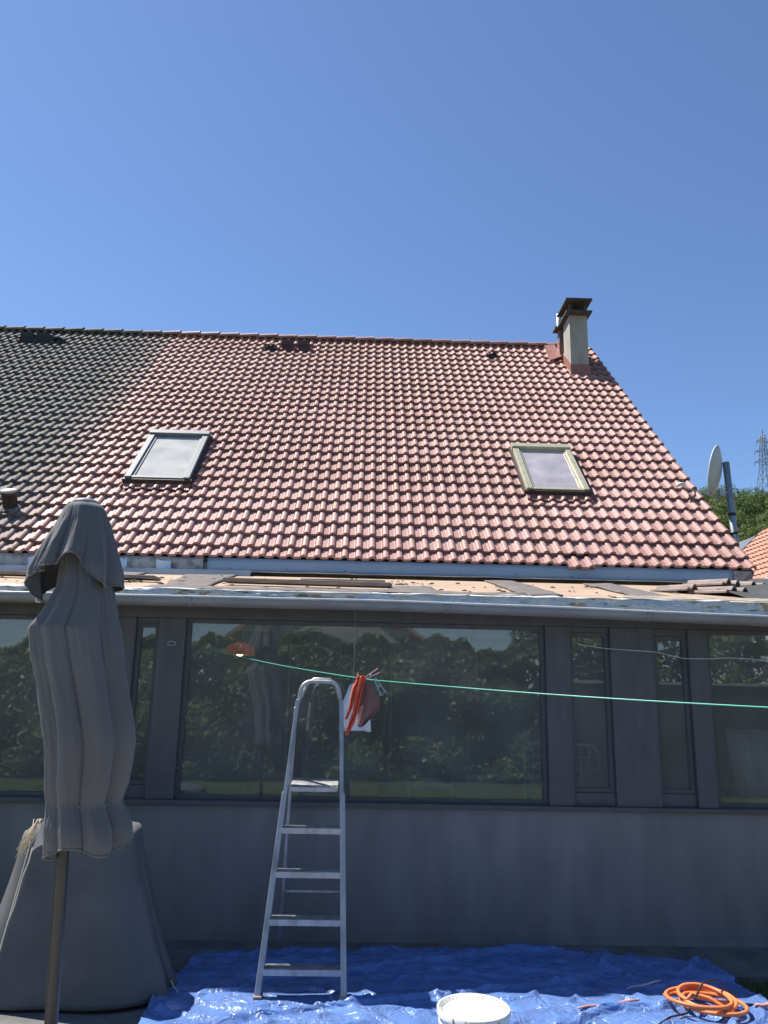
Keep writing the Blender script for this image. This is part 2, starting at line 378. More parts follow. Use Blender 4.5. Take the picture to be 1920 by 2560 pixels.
rows = [0.0, .205]
while rows[-1]+.272 < TOP-.02: rows.append(rows[-1]+.272)
XL, XR = -3.778, 4.322
def tiles(name, x0, ncol, m, parent, notch=False, holes=()):
    mb = MB(); rnd = random.Random(name)
    for r, s in enumerate(rows):
        L = min(.31, TOP-s) if r else .24
        drift = noise.noise(Vector((r*.7, 3.1, 0)))*.5
        for c in range(ncol):
            x = x0+.30*c
            if any(a < x+.15 < b and q < s+.14 < w for a, b, q, w in holes): continue
            tint = min(1, max(0, .5+.28*rnd.gauss(0, 1)+.35*noise.noise(Vector((x*.5, s*.8, 7)))+drift*.5))
            ds = rnd.gauss(0, .004) if rnd.random() > .02 else rnd.uniform(-.022, .018)
            if r == 0:
                ds = rnd.gauss(0, .006)
                if notch and abs(x-(XL+.30*20)) < .01: ds = -.065
            tile(mb, x, s+ds, L, tint, dz=abs(rnd.gauss(0, .0012)), rot=rnd.gauss(0, .004))
    return mb.build(name, m, parent, fix=False)
SKL = (-3.035, -2.225, 1.60, 2.99); SKR = (2.03, 2.83, 1.57, 2.87)
hl = []
for a, b, q, w in (SKL, SKR): hl.append((a+.12, b-.12, q+.12, w-.10))
troof = tiles('roof', XL, 27, M_['red'], house, True, hl)
troof['label'] = 'rows of cleaned red double roman tiles'
ndirt = tiles('roof', XL-.30*22, 22, M_['dark'], nhouse)
ndirt['label'] = 'rows of tiles black with dirt, turning brown towards the clean roof'

# rear slopes, underlay and walls
def shell(parent, x0, x1, mw, gx=None):
    w = MB()
    w.box((x0+.02, 8.46, 0), (x1-.14, 8.70, 2.94))
    # end gables
    rz = ridge.z-.10
    for x in ((x1-.34, x1-.14) if gx == 'r' else (x0+.02, x0+.2),):
        poly = [(x[0], 8.704, 0), (x[0], 19.4, 0), (x[0], 19.4, 2.9), (x[0], ridge.y, rz), (x[0], 8.704, 2.98)]
        w.prism(poly, (x[1]-x[0], 0, 0))
    w.box((x0+.02, 19.404, 0), (x1-.14, 19.6, 2.9))
    w.build('wall', mw, parent)
    u = MB()
    def q(x, s, h): return rp(x, s, h)
    u.prism([q(x0, .02, -.005), q(x0, TOP, -.005), q(x0, TOP, -.07), q(x0, .02, -.07)], (x1-x0-.03, 0, 0))
    bs = [(x0, ridge.y+.004, ridge.z-.01), (x0, 2*ridge.y-YE, ZE+.02), (x0, 2*ridge.y-YE, ZE-.05), (x0, ridge.y+.004, ridge.z-.08)]
    u.prism(bs, (x1-x0-.03, 0, 0))
    u.build('roof_deck', M_['felt'], parent)
shell(house, XL, XR, M_['plaster'], 'r'); shell(nhouse, XL-6.6, XL-.004, M_['plaster'], 'l')
# barge edge under the right rake
bg_ = MB(); bg_.prism([rp(XR-.028, .0, -.012), rp(XR-.028, TOP, -.012), rp(XR-.028, TOP, -.16), rp(XR-.028, .02, -.16)], (.02, 0, 0))
bg_.build('barge_board', mat('dark_red_bargeboard', (.14,.06,.05), .7), house)

# ridge tiles
def ridgecap(x, tilt=.012):
    b = MB(); n = 10; L = .40; vs = []
    for k, (xx, r, dz) in enumerate(((x, .120, -.004), (x+L*.5, .124, tilt*.6), (x+L*.9, .128, tilt*1.1), (x+L, .130, tilt*1.4))):
        for i in range(n+1):
            a = math.pi*i/n; vs.append((xx, ridge.y-.005-r*math.cos(a)*1.15, ridge.z-.022+dz+r*.80*abs(math.sin(a))**.8))
    fs = [(k*(n+1)+i, k*(n+1)+i+1, (k+1)*(n+1)+i+1, (k+1)*(n+1)+i) for k in range(3) for i in range(n)]
    b.add(vs, fs, random.random(), False)
    return b
k = 0; x = XL-6.6
while x < 3.55:
    dark = x < XL-.1
    par = nhouse if dark else house
    o = ridgecap(x, .012+random.uniform(-.004, .005)).build('ridge_tile', M_['dark'] if dark else M_['red'], par, solid=.012)
    x += .372; k += 1

# hooded vents near the ridge
def hexvent(parent, x, s, m, w=.23):
    b = MB(); c = rp(x, s-.08, .05)
    W = w/2+.012; H = .18
    front = [(-W*.55, -.03), (W*.55, -.03), (W, .06), (W*.72, H), (-W*.72, H), (-W, .06)]
    poly = [(c.x+a, c.y-.05, c.z+z-.03) for a, z in front]
    back = [(c.x+a*.9, c.y+.20, c.z+max(z, .10)+.06) for a, z in front]
    vs = poly+back; b.add(vs, [(0,1,2,3,4,5), (4,3,9,10), (3,2,8,9), (5,4,10,11), (2,1,7,8), (0,5,11,6)])
    o = b.build('roof_vent', m, parent)
    g = MB(); 
    for i in range(-2, 3):
        g.box((c.x+i*.036-.008, c.y-.056, c.z+.00), (c.x+i*.036+.008, c.y-.0505, c.z+.085))
    g.build('grille', M_['black'], o)
    return o
def archvent(parent, x, s, m, r=.115):
    b = MB(); c = rp(x, s-.06, .05); n = 10; vs = []
    for yy, rr, dz in ((-.06, r, 0), (-.055, r*.82, 0), (.16, r*.95, .12), ):
        for i in range(n+1):
            a = math.pi*i/n; vs.append((c.x-rr*math.cos(a), c.y+yy, c.z-.02+dz+rr*.95*math.sin(a)))
    q = n+1
    b.add(vs, [(i, i+1, q+i+1, q+i) for i in range(n)]+[(i, i+1, 2*q+i+1, 2*q+i) for i in range(n)], 0, False)
    o = b.build('roof_vent', m, parent)
    d = MB(); d.add([(c.x-r*.8*math.cos(math.pi*i/n), c.y-.02, c.z-.02+r*.78*math.sin(math.pi*i/n)) for i in range(n+1)], [tuple(range(n+1))])
    d.build('opening', M_['black'], o)
    return o
ventred = mat('brown_red_vent', (.11,.045,.04), .7); ventdark = mat('soot_grey_vent', (.04,.042,.042), .85)
hexvent(house, -1.535, 7.10, ventred); hexvent(house, -1.235, 7.10, ventred); archvent(house, -1.84, 7.05, ventred); archvent(house, 2.265, 6.98, ventred)
hexvent(nhouse, -6.345, 7.08, ventdark); hexvent(nhouse, -6.045, 7.08, ventdark); archvent(nhouse, -5.75, 7.06, ventdark)
# stub flue on the dirty roof
c = rp(-4.20, .93, .0); b = MB()
FA = Vector((0, -.48, .87)); FB = Vector(c)-FA*.06
b.lathe(FB, [(.085,0),(.085,.26),(.094,.26),(.094,.285),(.085,.29),(.0,.29)], 24, axis=FA)
fl = b.build('flue', mat('dark_flue', (.06,.055,.05), .6), nhouse); b = MB(); b.lathe(FB+FA*.292, [(.0,0),(.088,0),(.088,.018),(.0,.022)], 24, axis=FA); b.build('flue_cap', mat('cream_cap', (.62,.58,.48), .7), fl)
b = MB(); b.grid(lambda u, v: rp(-4.32+.24*u, .80+.26*v, .045+.02*math.sin(u*math.pi)), 6, 6); b.build('flashing', M_['dark'], fl)

# skylights
def skylight(x0, x1, s0, s1, mf, half, label):
    H0 = .15; f = MB(); w = .075
    def B(xa, xb, sa, sb, ha, hb, mb):
        vs = [rp(x, s, h) for h in (ha, hb) for s in (sa, sb) for x in (xa, xb)]
        mb.add(vs, [(0,2,3,1),(4,5,7,6),(0,1,5,4),(2,6,7,3),(0,4,6,2),(1,3,7,5)])
    B(x0, x0+w, s0, s1-.11, .0, H0, f); B(x1-w, x1, s0, s1-.11, .0, H0, f)
    B(x0+w, x1-w, s0, s0+.045, .0, H0-.012, f)
    B(x0-.012, x1+.012, s1-.11, s1, .0, H0+.022, f)
    o = f.build('skylight', mf, house, bevel=.004); o['label'] = label
    s = MB(); g = .012
    B(x0+w, x0+w+.03, s0+.045, s1-.11, .05, H0-.022, s); B(x1-w-.03, x1-w, s0+.045, s1-.11, .05, H0-.022, s)
    B(x0+w+.03, x1-w-.03, s0+.045, s0+.075, .05, H0-.024, s); B(x0+w+.03, x1-w-.03, s1-.15, s1-.11, .05, H0-.024, s)
    s.build('sash', mf, o)
    s = MB(); B(x0+w+.031, x1-w-.031, s0+.076, s1-.151, .108, .114, s); s.build('pane', glassmat('roof_glass_clearer', (.92,.92,.92), .42, .15, (.80,.73,.74)) if half else M_['skyglass'], o)
    s = MB(); B(x0+w+.031, x1-w-.031, s0+.076, s1-.151, .06, .066, s)
    s.build('blind', mat('pale_skylight_blind', (.55,.55,.50) if not half else (.44,.39,.37), .8, c2=(.47,.475,.43) if not half else (.38,.34,.325), sc=4), o)
    if half:
        s = MB(); B(x0+w+.035, x1-w-.035, s0+.70, s1-.155, .07, .074, s); s.build('half_blind', mat('lilac_white_blind', (.85,.80,.86), .8), o)
    # dark skirt under the sash and the pleated apron dressed over the tiles
    s = MB(); B(x0-.03, x0-.001, s0-.02, s1+.02, -.01, .10, s); B(x1+.001, x1+.03, s0-.02, s1+.02, -.01, .10, s); B(x0-.03, x1+.03, s0-.03, s0-.001, -.01, .125, s)
    s.build('flashing_frame', mat('dark_brown_flashing', (.06,.045,.04), .6), o)
    ap = MB(); nn = 150
    def A(u, v):
        x = x0-.02+(x1-x0+.04)*u; s_ = s0-.03-(.145+.012*math.sin(u*40))*v
        return rp(x, s_, .075-.022*v+(prof(x-XL)-.01)*min(1, v*1.6)+.0015*math.sin(u*nn*1.3)*v)
    ap.grid(A, nn*2, 6)
    ap.build('apron', M_['redpaint'], o, solid=.003)
    return o
mzf = mat('silver_grey_window_frame', (.17,.185,.205), .6, .0, c2=(.14,.155,.175), sc=10)
skylight(*SKL[:2], *SKL[2:], mzf, False, 'left skylight with a silver grey frame')
skylight(*SKR[:2], *SKR[2:], M_['beige'], True, 'right skylight with an aged beige frame and a half-drawn blind')

# chimney: tall front stack, lower rear stack over the ridge
ch = MB(); ch.box((3.60, 12.90, 6.9), (3.925, 13.34, 8.338)); chim = ch.build('chimney', M_['chimney'], house, bevel=.006)
chim['label'] = 'tall beige rendered front chimney stack'
b = MB(); b.box((3.515, 12.76, 8.34), (3.985, 13.42, 8.372)); b.build('slab', M_['slab'], chim, bevel=.004)
for x, y in ((3.60,12.90),(3.875,12.90),(3.60,13.29),(3.875,13.29)):
    b = MB(); b.box((x, y, 8.373), (x+.05, y+.05, 8.565)); b.build('cap_leg', M_['slab'], chim)
b = MB(); b.box((3.66, 12.97, 8.373), (3.87, 13.28, 8.50)); b.build('flue_pot', M_['black'], chim)
b = MB(); b.box((3.51, 12.74, 8.566), (3.99, 13.45, 8.60)); b.build('cap', M_['slab'], chim, bevel=.004)
b = MB()  # red painted upstand round the stack
def skirt(mb, x0, x1, y0, y1, hh, out):
    def rz(y): return ZE+(y-YE)*math.tan(AL)+.05
    P = [(x0, y0), (x1, y0), (x1, y1), (x0, y1)]
    top = [(x0-.008, y0-.008, rz(y0)+hh), (x1+.008, y0-.008, rz(y0)+hh), (x1+.008, y1+.008, rz(y1)+hh), (x0-.008, y1+.008, rz(y1)+hh)]
    mid = [(x0-.015, y0-.02, rz(y0)+.02), (x1+.015, y0-.02, rz(y0)+.02), (x1+.015, y1+.02, rz(y1)+.02), (x0-.015, y1+.02, rz(y1)+.02)]
    bot = [(x0-out, y0-out, rz(y0-out)+.0), (x1+out, y0-out, rz(y0-out)+.0), (x1+out, y1+out, rz(y1+out)), (x0-out, y1+out, rz(y1+out))]
    mb.add(top+mid+bot, [(i, (i+1) % 4, 4+(i+1) % 4, 4+i) for i in range(4)]+[(4+i, 4+(i+1) % 4, 8+(i+1) % 4, 8+i) for i in range(4)])
skirt(b, 3.60, 3.925, 12.90, 13.34, .20, .075); b.build('flashing', M_['redpaint'], chim, solid=.004)
ch = MB(); ch.box((3.56, 13.47, 7.2), (3.92, 13.61, 8.335)); c2 = ch.build('chimney', mat('brown_render', (.20,.15,.13), .9, c2=(.14,.10,.09), sc=6), house, bevel=.006)
c2['label'] = 'lower brown rear chimney stack at the ridge'
b = MB(); b.box((3.475, 13.424, 8.338), (3.985, 13.66, 8.370)); b.build('slab', M_['slab'], c2, bevel=.004)
b = MB(); b.lathe((3.57, 13.53, 8.37), [(.045,0),(.045,.30),(.0,.30)], 16); b.build('flue_pipe', M_['galv'], c2)
b = MB(); b.box((3.50, 13.6, 8.371), (3.53, 13.64, 8.47)); b.build('bracket', M_['galv'], c2)
b = MB(); skirt(b, 3.56, 3.92, 13.47, 13.61, .34, .12)
b.prism([(3.32, 13.30, 7.60), (3.57, 13.40, 7.74), (3.57, 13.98, 8.26), (3.38, 13.95, 8.21)], (0, -.01, .02))
b.build('flashing', M_['redpaint'], c2, solid=.004)

# eaves strip: blue-grey sheet, its lip and the plaster end
def strip(x0, x1, y, z0, z1, name, m, parent, th=.01, wave=0.0, label=None):
    mb = MB(); n = max(8, int((x1-x0)*12))
    def F(u, v):
        x = x0+(x1-x0)*u
        return (x, y-wave*noise.noise(Vector((x*2.2, v*2, z0))), z0+(z1-z0)*v+wave*.7*noise.noise(Vector((x*1.3, 5, v)))*(1-v))
    mb.grid(F, n, 3); o = mb.build(name, m, parent, solid=th)
    if label: o['label'] = label
    return o
fl = strip(-1.70, 4.06, 8.41, 2.83, 2.985, 'eaves_flashing', M_['fasciablue'], house, .003, .006)
lip = MB(); lip.grid(lambda u, v: (-1.70+5.76*u, 8.41-.13*v+.006*noise.noise(Vector((u*14, v, 1))), 2.834-.012*v+.007*noise.noise(Vector((u*22, v, 3)))), 90, 2)
lip.build('lip', M_['white'], fl, solid=.003)
for i in range(9):
    b = MB(); b.lathe((-1.45+i*.62, 8.400, 2.872+.01*math.sin(i*3)), [(.0,-.004),(.006,-.004),(.006,.0)], 8, axis=(0, 1, 0)); b.build('screw', M_['black'], fl)
b = MB(); b.box((4.064, 8.40, 2.70), (4.27, 8.455, 2.975)); b.build('plaster_end', mat('flaking_plaster', (.36,.33,.33), .95, c2=(.20,.17,.17), sc=14, bump=.01, lo=.4, hi=.6), house)
strip(XL-5.5, -1.75, 8.43, 2.83, 2.985, 'eaves_plaster', mat('patched_plaster', (.42,.40,.38), .9, c2=(.22,.20,.20), sc=7, bump=.01, lo=.42, hi=.55), house, .02, .03)
b = MB(); b.box((-5.5, 8.20, 2.80), (-1.2, 8.42, 2.818)); b.box((-5.5, 8.196, 2.76), (-1.2, 8.2, 2.8225)); b.build('ledge', M_['zinc'], house)
foil = mat('blue_white_foil', (.45,.58,.75), .35, c2=(.7,.7,.72), sc=8)
for x in (-2.25, -2.72, -3.15, -3.62, -4.2):
    b = MB(); b.grid(lambda u, v, x=x, q=random.random()*9: (x+.16*u, 8.40-.03*noise.noise(Vector((u*4+q, v*4, 1))), 2.85+.10*v+.02*noise.noise(Vector((u*3, q, 1)))), 5, 4); b.build('foil_patch', foil, house)

# ------------------------------------------------------------------ veranda
ver = empty('veranda', (0, 5.6, 0), 'low glazed veranda in front of the house with a half stripped lean-to roof', 'veranda')
ver_l = -4.6; ver_r = 4.3
def dk(x, y, h=0.0): return Vector((x, y, 2.262+(y-5.5)*.1845+h))
b = MB(); b.prism([dk(ver_l, 5.48), dk(ver_l, 8.38), dk(ver_l, 8.38, -.05), dk(ver_l, 5.48, -.05)], (ver_r-ver_l, 0, 0))
b.build('roof_board', M_['ply'], ver)
# strips of grey felt left on the boards
def patch(poly, name='felt_strip', m=M_['felt'], th=.012, sub=10, amp=.012):
    mb = MB(); a, b_, c, d = [Vector(p) for p in poly]
    def F(u, v):
        q = (a*(1-u)+b_*u)*(1-v)+(d*(1-u)+c*u)*v
        q = q+Vector((.03*noise.noise(Vector((q.x*3, q.y*3, 1))), .04*noise.noise(Vector((q.x*3, q.y*3, 5))), 0))
        return dk(q.x, q.y, .010+amp*abs(noise.noise(Vector((q.x*2.5, q.y*4, 2)))))
    mb.grid(F, sub, sub); return mb.build(name, m, ver, solid=th)
patch([(1.29,8.34,0),(1.60,8.30,0),(1.50,5.80,0),(1.20,5.55,0)])
patch([(2.27,8.0,0),(2.62,8.15,0),(2.36,5.80,0),(2.08,5.72,0)])
patch([(-1.80,7.9,0),(-1.35,8.2,0),(-1.16,5.60,0),(-1.48,5.60,0)])
patch([(-2.7,8.2,0),(-2.3,8.2,0),(-1.9,5.6,0),(-2.2,5.6,0)])
patch([(0.20,6.6,0),(0.55,6.7,0),(.62,5.65,0),(.18,5.65,0)])
patch([(-1.6,5.95,0),(1.2,5.9,0),(1.2,5.58,0),(-1.6,5.58,0)], sub=30, amp=.02)
patch([(1.9,6.0,0),(3.2,5.95,0),(3.4,5.62,0),(1.9,5.62,0)], sub=24, amp=.015, m=mat('sanded_pale_felt', (.40,.33,.25), .95, c2=(.2,.17,.14), sc=9))
# white torn membrane along the top of the fascia
def tear(x0, x1, seed, yb, hh):
    mb = MB()
    def F(u, v):
        x = x0+(x1-x0)*u; w = yb*(.25+.75*abs(noise.noise(Vector((x*1.7, seed, 0)))))*1.6
        return dk(x, 5.462+w*v, .014+.5*hh*abs(noise.noise(Vector((x*3.3, v*2.2, seed))))*(1-.6*v))
    mb.grid(F, int((x1-x0)*30)+4, 6); return mb.build('torn_membrane', M_['white'], ver, solid=.003)
tear(-1.62, 0.72, 2, .10, .035); tear(.25, .75, 9, .55, .03); tear(.74, 1.5, 4, .16, .03); tear(1.0, 1.42, 14, .45, .03); tear(1.5, 2.6, 6, .13, .035); tear(2.6, 4.3, 8, .08, .02)
# fascia: peeling painted board with folds
def gz(x): return 2.206-.006*max(0, x)-.0105*max(0, x-.3)**1.2
mb = MB()
def F(u, v):
    x = ver_l+(ver_r-ver_l)*u; a = noise.noise(Vector((x*2.2, v*1.6, 3)))+.6*noise.noise(Vector((x*7, v*3, 9)))+.35*noise.noise(Vector((x*17, v*7, 4)))
    t = gz(x)-.035; z = t+(2.276-t)*v
    return (x, 5.474-.034*a*math.sin(v*math.pi)**.5-.012*(1-v), z+.006*a*(v > .9))
mb.grid(F, 700, 9)
def fasciamat():
    m = bpy.data.materials.new('peeling_white_fascia'); m.use_nodes = True; t = m.node_tree; N = t.nodes; L = t.links
    b = N['Principled BSDF']; b.inputs['Roughness'].default_value = .55
    g = N.new('ShaderNodeNewGeometry'); mp = N.new('ShaderNodeMapping'); mp.inputs['Scale'].default_value = (1, 1, 4.5); L.new(g.outputs['Position'], mp.inputs[0])
    n = N.new('ShaderNodeTexNoise'); n.inputs['Scale'].default_value = 4.2; n.inputs['Detail'].default_value = 12; n.inputs['Roughness'].default_value = .72; L.new(mp.outputs[0], n.inputs['Vector'])
    cr = N.new('ShaderNodeValToRGB'); e = cr.color_ramp.elements
    e[0].position = .33; e[0].color = (.05,.055,.045,1); e[1].position = .72; e[1].color = (.70,.72,.70,1)
    for p, c in ((.40,(.16,.165,.14)),(.45,(.45,.48,.42)),(.50,(.66,.68,.64)),(.54,(.34,.44,.56)),(.60,(.60,.64,.62))): cr.color_ramp.elements.new(p).color = (*c, 1)
    L.new(n.outputs[0], cr.inputs[0]); L.new(cr.outputs[0], b.inputs['Base Color'])
    bp = N.new('ShaderNodeBump'); bp.inputs['Distance'].default_value = .02; bp.inputs['Strength'].default_value = .8; L.new(n.outputs[0], bp.inputs['Height']); L.new(bp.outputs[0], b.inputs['Normal'])
    return m
mb.build('fascia', fasciamat(), ver, solid=.006)
# gutter
mb = MB(); gp = [(-.145,.0),(-.145,-.006),(-.150,-.014),(-.148,-.034),(-.128,-.051),(-.085,-.058),(-.04,-.055),(-.016,-.04),(-.012,-.0)]
n = 90
for sgn in (0,):
    vs = []
    for i in range(n+1):
        x = ver_l+(ver_r-ver_l)*i/n; w = .003*noise.noise(Vector((x*1.1, 0, 4)))
        for a, z in gp: vs.append((x, 5.47+a, gz(x)+z+w))
    k = len(gp); mb.add(vs, [(i*k+j, (i+1)*k+j, (i+1)*k+j+1, i*k+j+1) for i in range(n) for j in range(k-1)], 0, True)
gut = mb.build('gutter', M_['gutter'], ver, solid=.004)
mb = MB(); mb.tube([(ver_l+(ver_r-ver_l)*i/n, 5.322, gz(ver_l+(ver_r-ver_l)*i/n)+.002+.003*noise.noise(Vector(((ver_l+(ver_r-ver_l)*i/n)*1.1, 0, 4)))) for i in range(n+1)], .0075, 8)
mb.build('bead', mat('pale_gutter_bead', (.62,.62,.62), .3), gut)
for x in (-1.2, .56, 1.95, 3.6):
    mb = MB(); mb.grid(lambda u, v, x=x: (x+.035*u, 5.47+(gp[1+int(round(v*6))][0])*1.03, gz(x)+gp[1+int(round(v*6))][1]*1.05), 1, 6); mb.build('joint', M_['gutter'], gut, solid=.006)

# walls and frames of the facade; FY is the outer face
FY = 5.60; GB = .855; GT = 2.085
b = MB(); b.box((ver_l, FY, -.1), (ver_r, FY+.16, GB-.02)); b.box((ver_l, FY-.03, -.1), (ver_r, FY-.002, .06)); b.build('parapet_wall', M_['parapet'], ver)
b = MB(); b.box((ver_l, FY-.035, GB-.018), (ver_r, FY+.17, GB+.012)); b.build('sill', M_['frame'], ver, bevel=.004)
b = MB(); b.box((ver_l, FY-.01, GT), (ver_r, FY+.14, 2.225)); b.build('header_beam', M_['frame'], ver)
b = MB(); b.box((ver_l, FY+.2, -.05), (ver_r, 8.44, .0)); b.build('floor', M_['floor'], ver)
b = MB(); b.box((ver_l, FY+.161, 0), (ver_l+.12, 8.44, 2.2)); b.box((ver_r-.12, FY+.161, 0), (ver_r, 8.44, 2.2)); b.box((ver_l, 8.30, 0.001), (ver_r, 8.40, 2.60)); b.build('inner_wall', M_['inside'], ver)
posts = [(-1.72,-1.60),(-1.44,-1.25),(1.303,1.478),(1.768,2.082),(2.332,2.472),(3.12,3.22),(-2.75,-2.62),(-4.0,-3.9)]
for a, c in posts:
    b = MB(); b.box((a, FY-.008, GB+.012), (c, FY+.13, GT-.001)); b.build('post', M_['frame'], ver, bevel=.004)
wins = [(-1.598,-1.442),(-1.248,1.301),(1.48,1.766),(2.084,2.33),(2.474,3.118),(3.222,4.2),(-2.618,-1.722),(-3.898,-2.752)]
for a, c in wins:
    w = .028; b = MB(); z0, z1 = GB+.013, GT-.002
    if c-a < .5: z0 = .955; z1 = 2.03 if a > 2 else 2.045
    b.box((a, FY+.03, z0), (a+w, FY+.08, z1)); b.box((c-w, FY+.03, z0), (c, FY+.08, z1))
    b.box((a+w, FY+.032, z0), (c-w, FY+.078, z0+w)); b.box((a+w, FY+.032, z1-w), (c-w, FY+.078, z1))
    o = b.build('window', M_['frame'], ver)
    g = MB(); g.box((a+w, FY+.05, z0+w), (c-w, FY+.056, z1-w)); g.build('pane', M_['glass'], o)
    if c-a < .5:
        g = MB(); g.box((a, FY+.02, GB+.013), (c, FY+.09, z0-.002)); g.build('infill_panel', M_['frame'], o); g = MB(); g.box((a, FY+.02, z1+.002), (c, FY+.09, GT-.002)); g.build('infill_panel', M_['frame'], o)
# rolled blinds inside the big window, with their cords
for i, (x0, x1, zt, xcs) in enumerate(((-.60,-.06,2.085,(-.52,-.15)),(.14,.80,2.07,(.215,)),(.82,1.28,2.062,(.83,)),(-1.2,-.66,2.08,()))):
    b = MB(); b.box((x0, FY+.14, zt-.05), (x1, FY+.17, zt-.004)); b.tube([(x0, FY+.155, zt-.055), (x1, FY+.155, zt-.055)], .012, 8)
    o = b.build('blind', M_['blind'], ver)
    for xc in xcs:
        L_ = 1.15 if xc < .5 else .32
        b = MB(); b.tube([(xc, FY+.135, zt-.03), (xc-.002, FY+.135, zt-.03-L_)], .0026, 6); b.lathe((xc, FY+.135, zt-.07-L_), [(.0,0),(.009,.004),(.003,.045)], 8); b.build('cord', M_['white'], o)
# wall ring hook
b = MB(); b.tube([(-1.34+.028*math.cos(t*.524), FY-.012, 1.905+.014*math.sin(t*.524)) for t in range(12)], .004, 6, closed=True); b.build('wall_ring', M_['galv'], ver)

# cable slung across the facade
cab = [(1.52,1.955),(1.72,1.93),(1.92,1.918),(2.06,1.913),(2.27,1.872),(2.42,1.872),(2.58,1.882),(2.75,1.880),(2.90,1.858),(3.25,1.84)]
b = MB(); b.tube([(x, 5.52+.02*math.sin(i*2), z) for i, (x, z) in enumerate(cab)], .0028, 6)
tag(b.build('cable', M_['rope']), 'thin pale cable slung across the right hand window posts', 'cable')

# ------------------------------------------------------------------ loose things on the veranda roof
def plank(x0, y0, x1, y1, w, h, label, dz=.02):
    b = MB(); b.bar(dk(x0, y0, dz+h/2), dk(x1, y1, dz+h/2), w, h); return tag(b.build('wooden_plank', M_['wood'], bevel=.004), label, 'plank', 'timber offcuts on the veranda roof')
plank(-1.15, 6.45, .22, 6.25, .12, .035, 'long dark timber batten lying along the middle of the veranda roof')
plank(-.55, 6.75, .18, 6.80, .10, .02, 'short pale board behind the long dark batten on the veranda roof', .03)
plank(-3.6, 6.9, -1.75, 6.6, .14, .03, 'weathered board lying on the veranda roof left of the parasol')
mo = MB()
def clump(x, y, s):
    n = 7; vs = []; q = random.random()*50
    for k, (rr, zz) in enumerate(((1,0),(.85,.5),(.35,.85))):
        for i in range(n):
            a = 6.283*i/n; r = s*rr*(1+.5*noise.noise(Vector((math.cos(a), math.sin(a), q+k))))
            vs.append(dk(x+r*math.cos(a), y+r*math.sin(a), .012+s*zz*.6))
    fs = [(k*n+i, k*n+(i+1) % n, (k+1)*n+(i+1) % n, (k+1)*n+i) for k in range(2) for i in range(n)]+[tuple(2*n+i for i in range(n))]
    mo.add(vs, fs, random.random())
for _ in range(260):
    r = random.random()
    if r < .30: x, y = random.gauss(-1.7, .45), random.gauss(6.6, .5)
    elif r < .50: x, y = random.gauss(-3.2, .7), random.gauss(6.7, .5)
    elif r < .72: x, y = random.gauss(-.1, .35), random.gauss(7.3, .4)
    else: x, y = random.uniform(-4.2, 3.8), random.uniform(5.6, 8.2)
    clump(x, min(8.3, max(5.55, y)), random.choice((.008,.011,.015,.024)))
for x, y, s in ((.33,6.9,.03),(.62,6.2,.02),(.8,6.15,.022),(1.1,6.3,.026),(.95,6.7,.014),(1.9,6.3,.014),(.5,6.6,.02)): clump(x, y, s)
tag(mo.build('moss_debris', M_['moss'], fix=False), 'scattered dark clumps of dry moss and grit on the peach coloured veranda roof', 'debris', kind='stuff')

def loosetile(x, y, yaw, h, pitch, label, roll=0.0, ln=.38):
    o = Vector(dk(x, y, h)); Rm = Matrix.Rotation(yaw, 3, 'Z') @ Matrix.Rotation(pitch, 3, 'X') @ Matrix.Rotation(roll, 3, 'Y')
    fr = lambda a, s, hh: o+Rm @ Vector((a, s, hh))
    mb = MB(); n = len(US); vs = []
    for ss, dh in ((0, 0), (ln, 0), (0, -.014), (ln, -.014)):
        for u, hh in zip(US, PH_): vs.append(fr(u-.15, ss, hh*1.25+dh))
    fs = [(i, i+1, n+i+1, n+i) for i in range(n-1)]+[(2*n+i, 3*n+i, 3*n+i+1, 2*n+i+1) for i in range(n-1)]
    fs += [(i, 2*n+i, 2*n+i+1, i+1) for i in range(n-1)]+[(n+i, n+i+1, 3*n+i+1, 3*n+i) for i in range(n-1)]+[(0, n, 3*n, 2*n), (n-1, 3*n-1, 4*n-1, 2*n-1)]
    mb.add(vs, fs, 0, False)
    return tag(mb.build('roof_tile', M_['oldtile'], fix=False), label, 'roof tile', 'loose roof tiles piled on the veranda roof')
loosetile(2.93, 6.75, R(33), .03, R(3), 'old pinkish roof tile lying lowest and leftmost in the loose pile on the veranda roof')
loosetile(3.16, 6.50, R(30), .03, R(4), 'old roof tile at the front of the loose pile, its curled end towards the gutter')
loosetile(3.22, 6.72, R(36), .085, R(3), 'old roof tile lying on top of the loose pile on the veranda roof')
loosetile(3.66, 7.15, R(28), .05, R(7), 'old roof tile tipped up at the back of the pile beside the black felt')
b = MB(); b.grid(lambda u, v: dk(3.15+1.3*u-.25*v, 5.85+(1.5+.6*u)*v, .03+.13*u*(1-v*.5)+.05*noise.noise(Vector((u*4, v*3, 2)))), 30, 24)
tag(b.build('roofing_felt', M_['blackfelt'], solid=.01), 'crumpled black gritty roofing felt at the right end of the veranda roof', 'roofing felt')

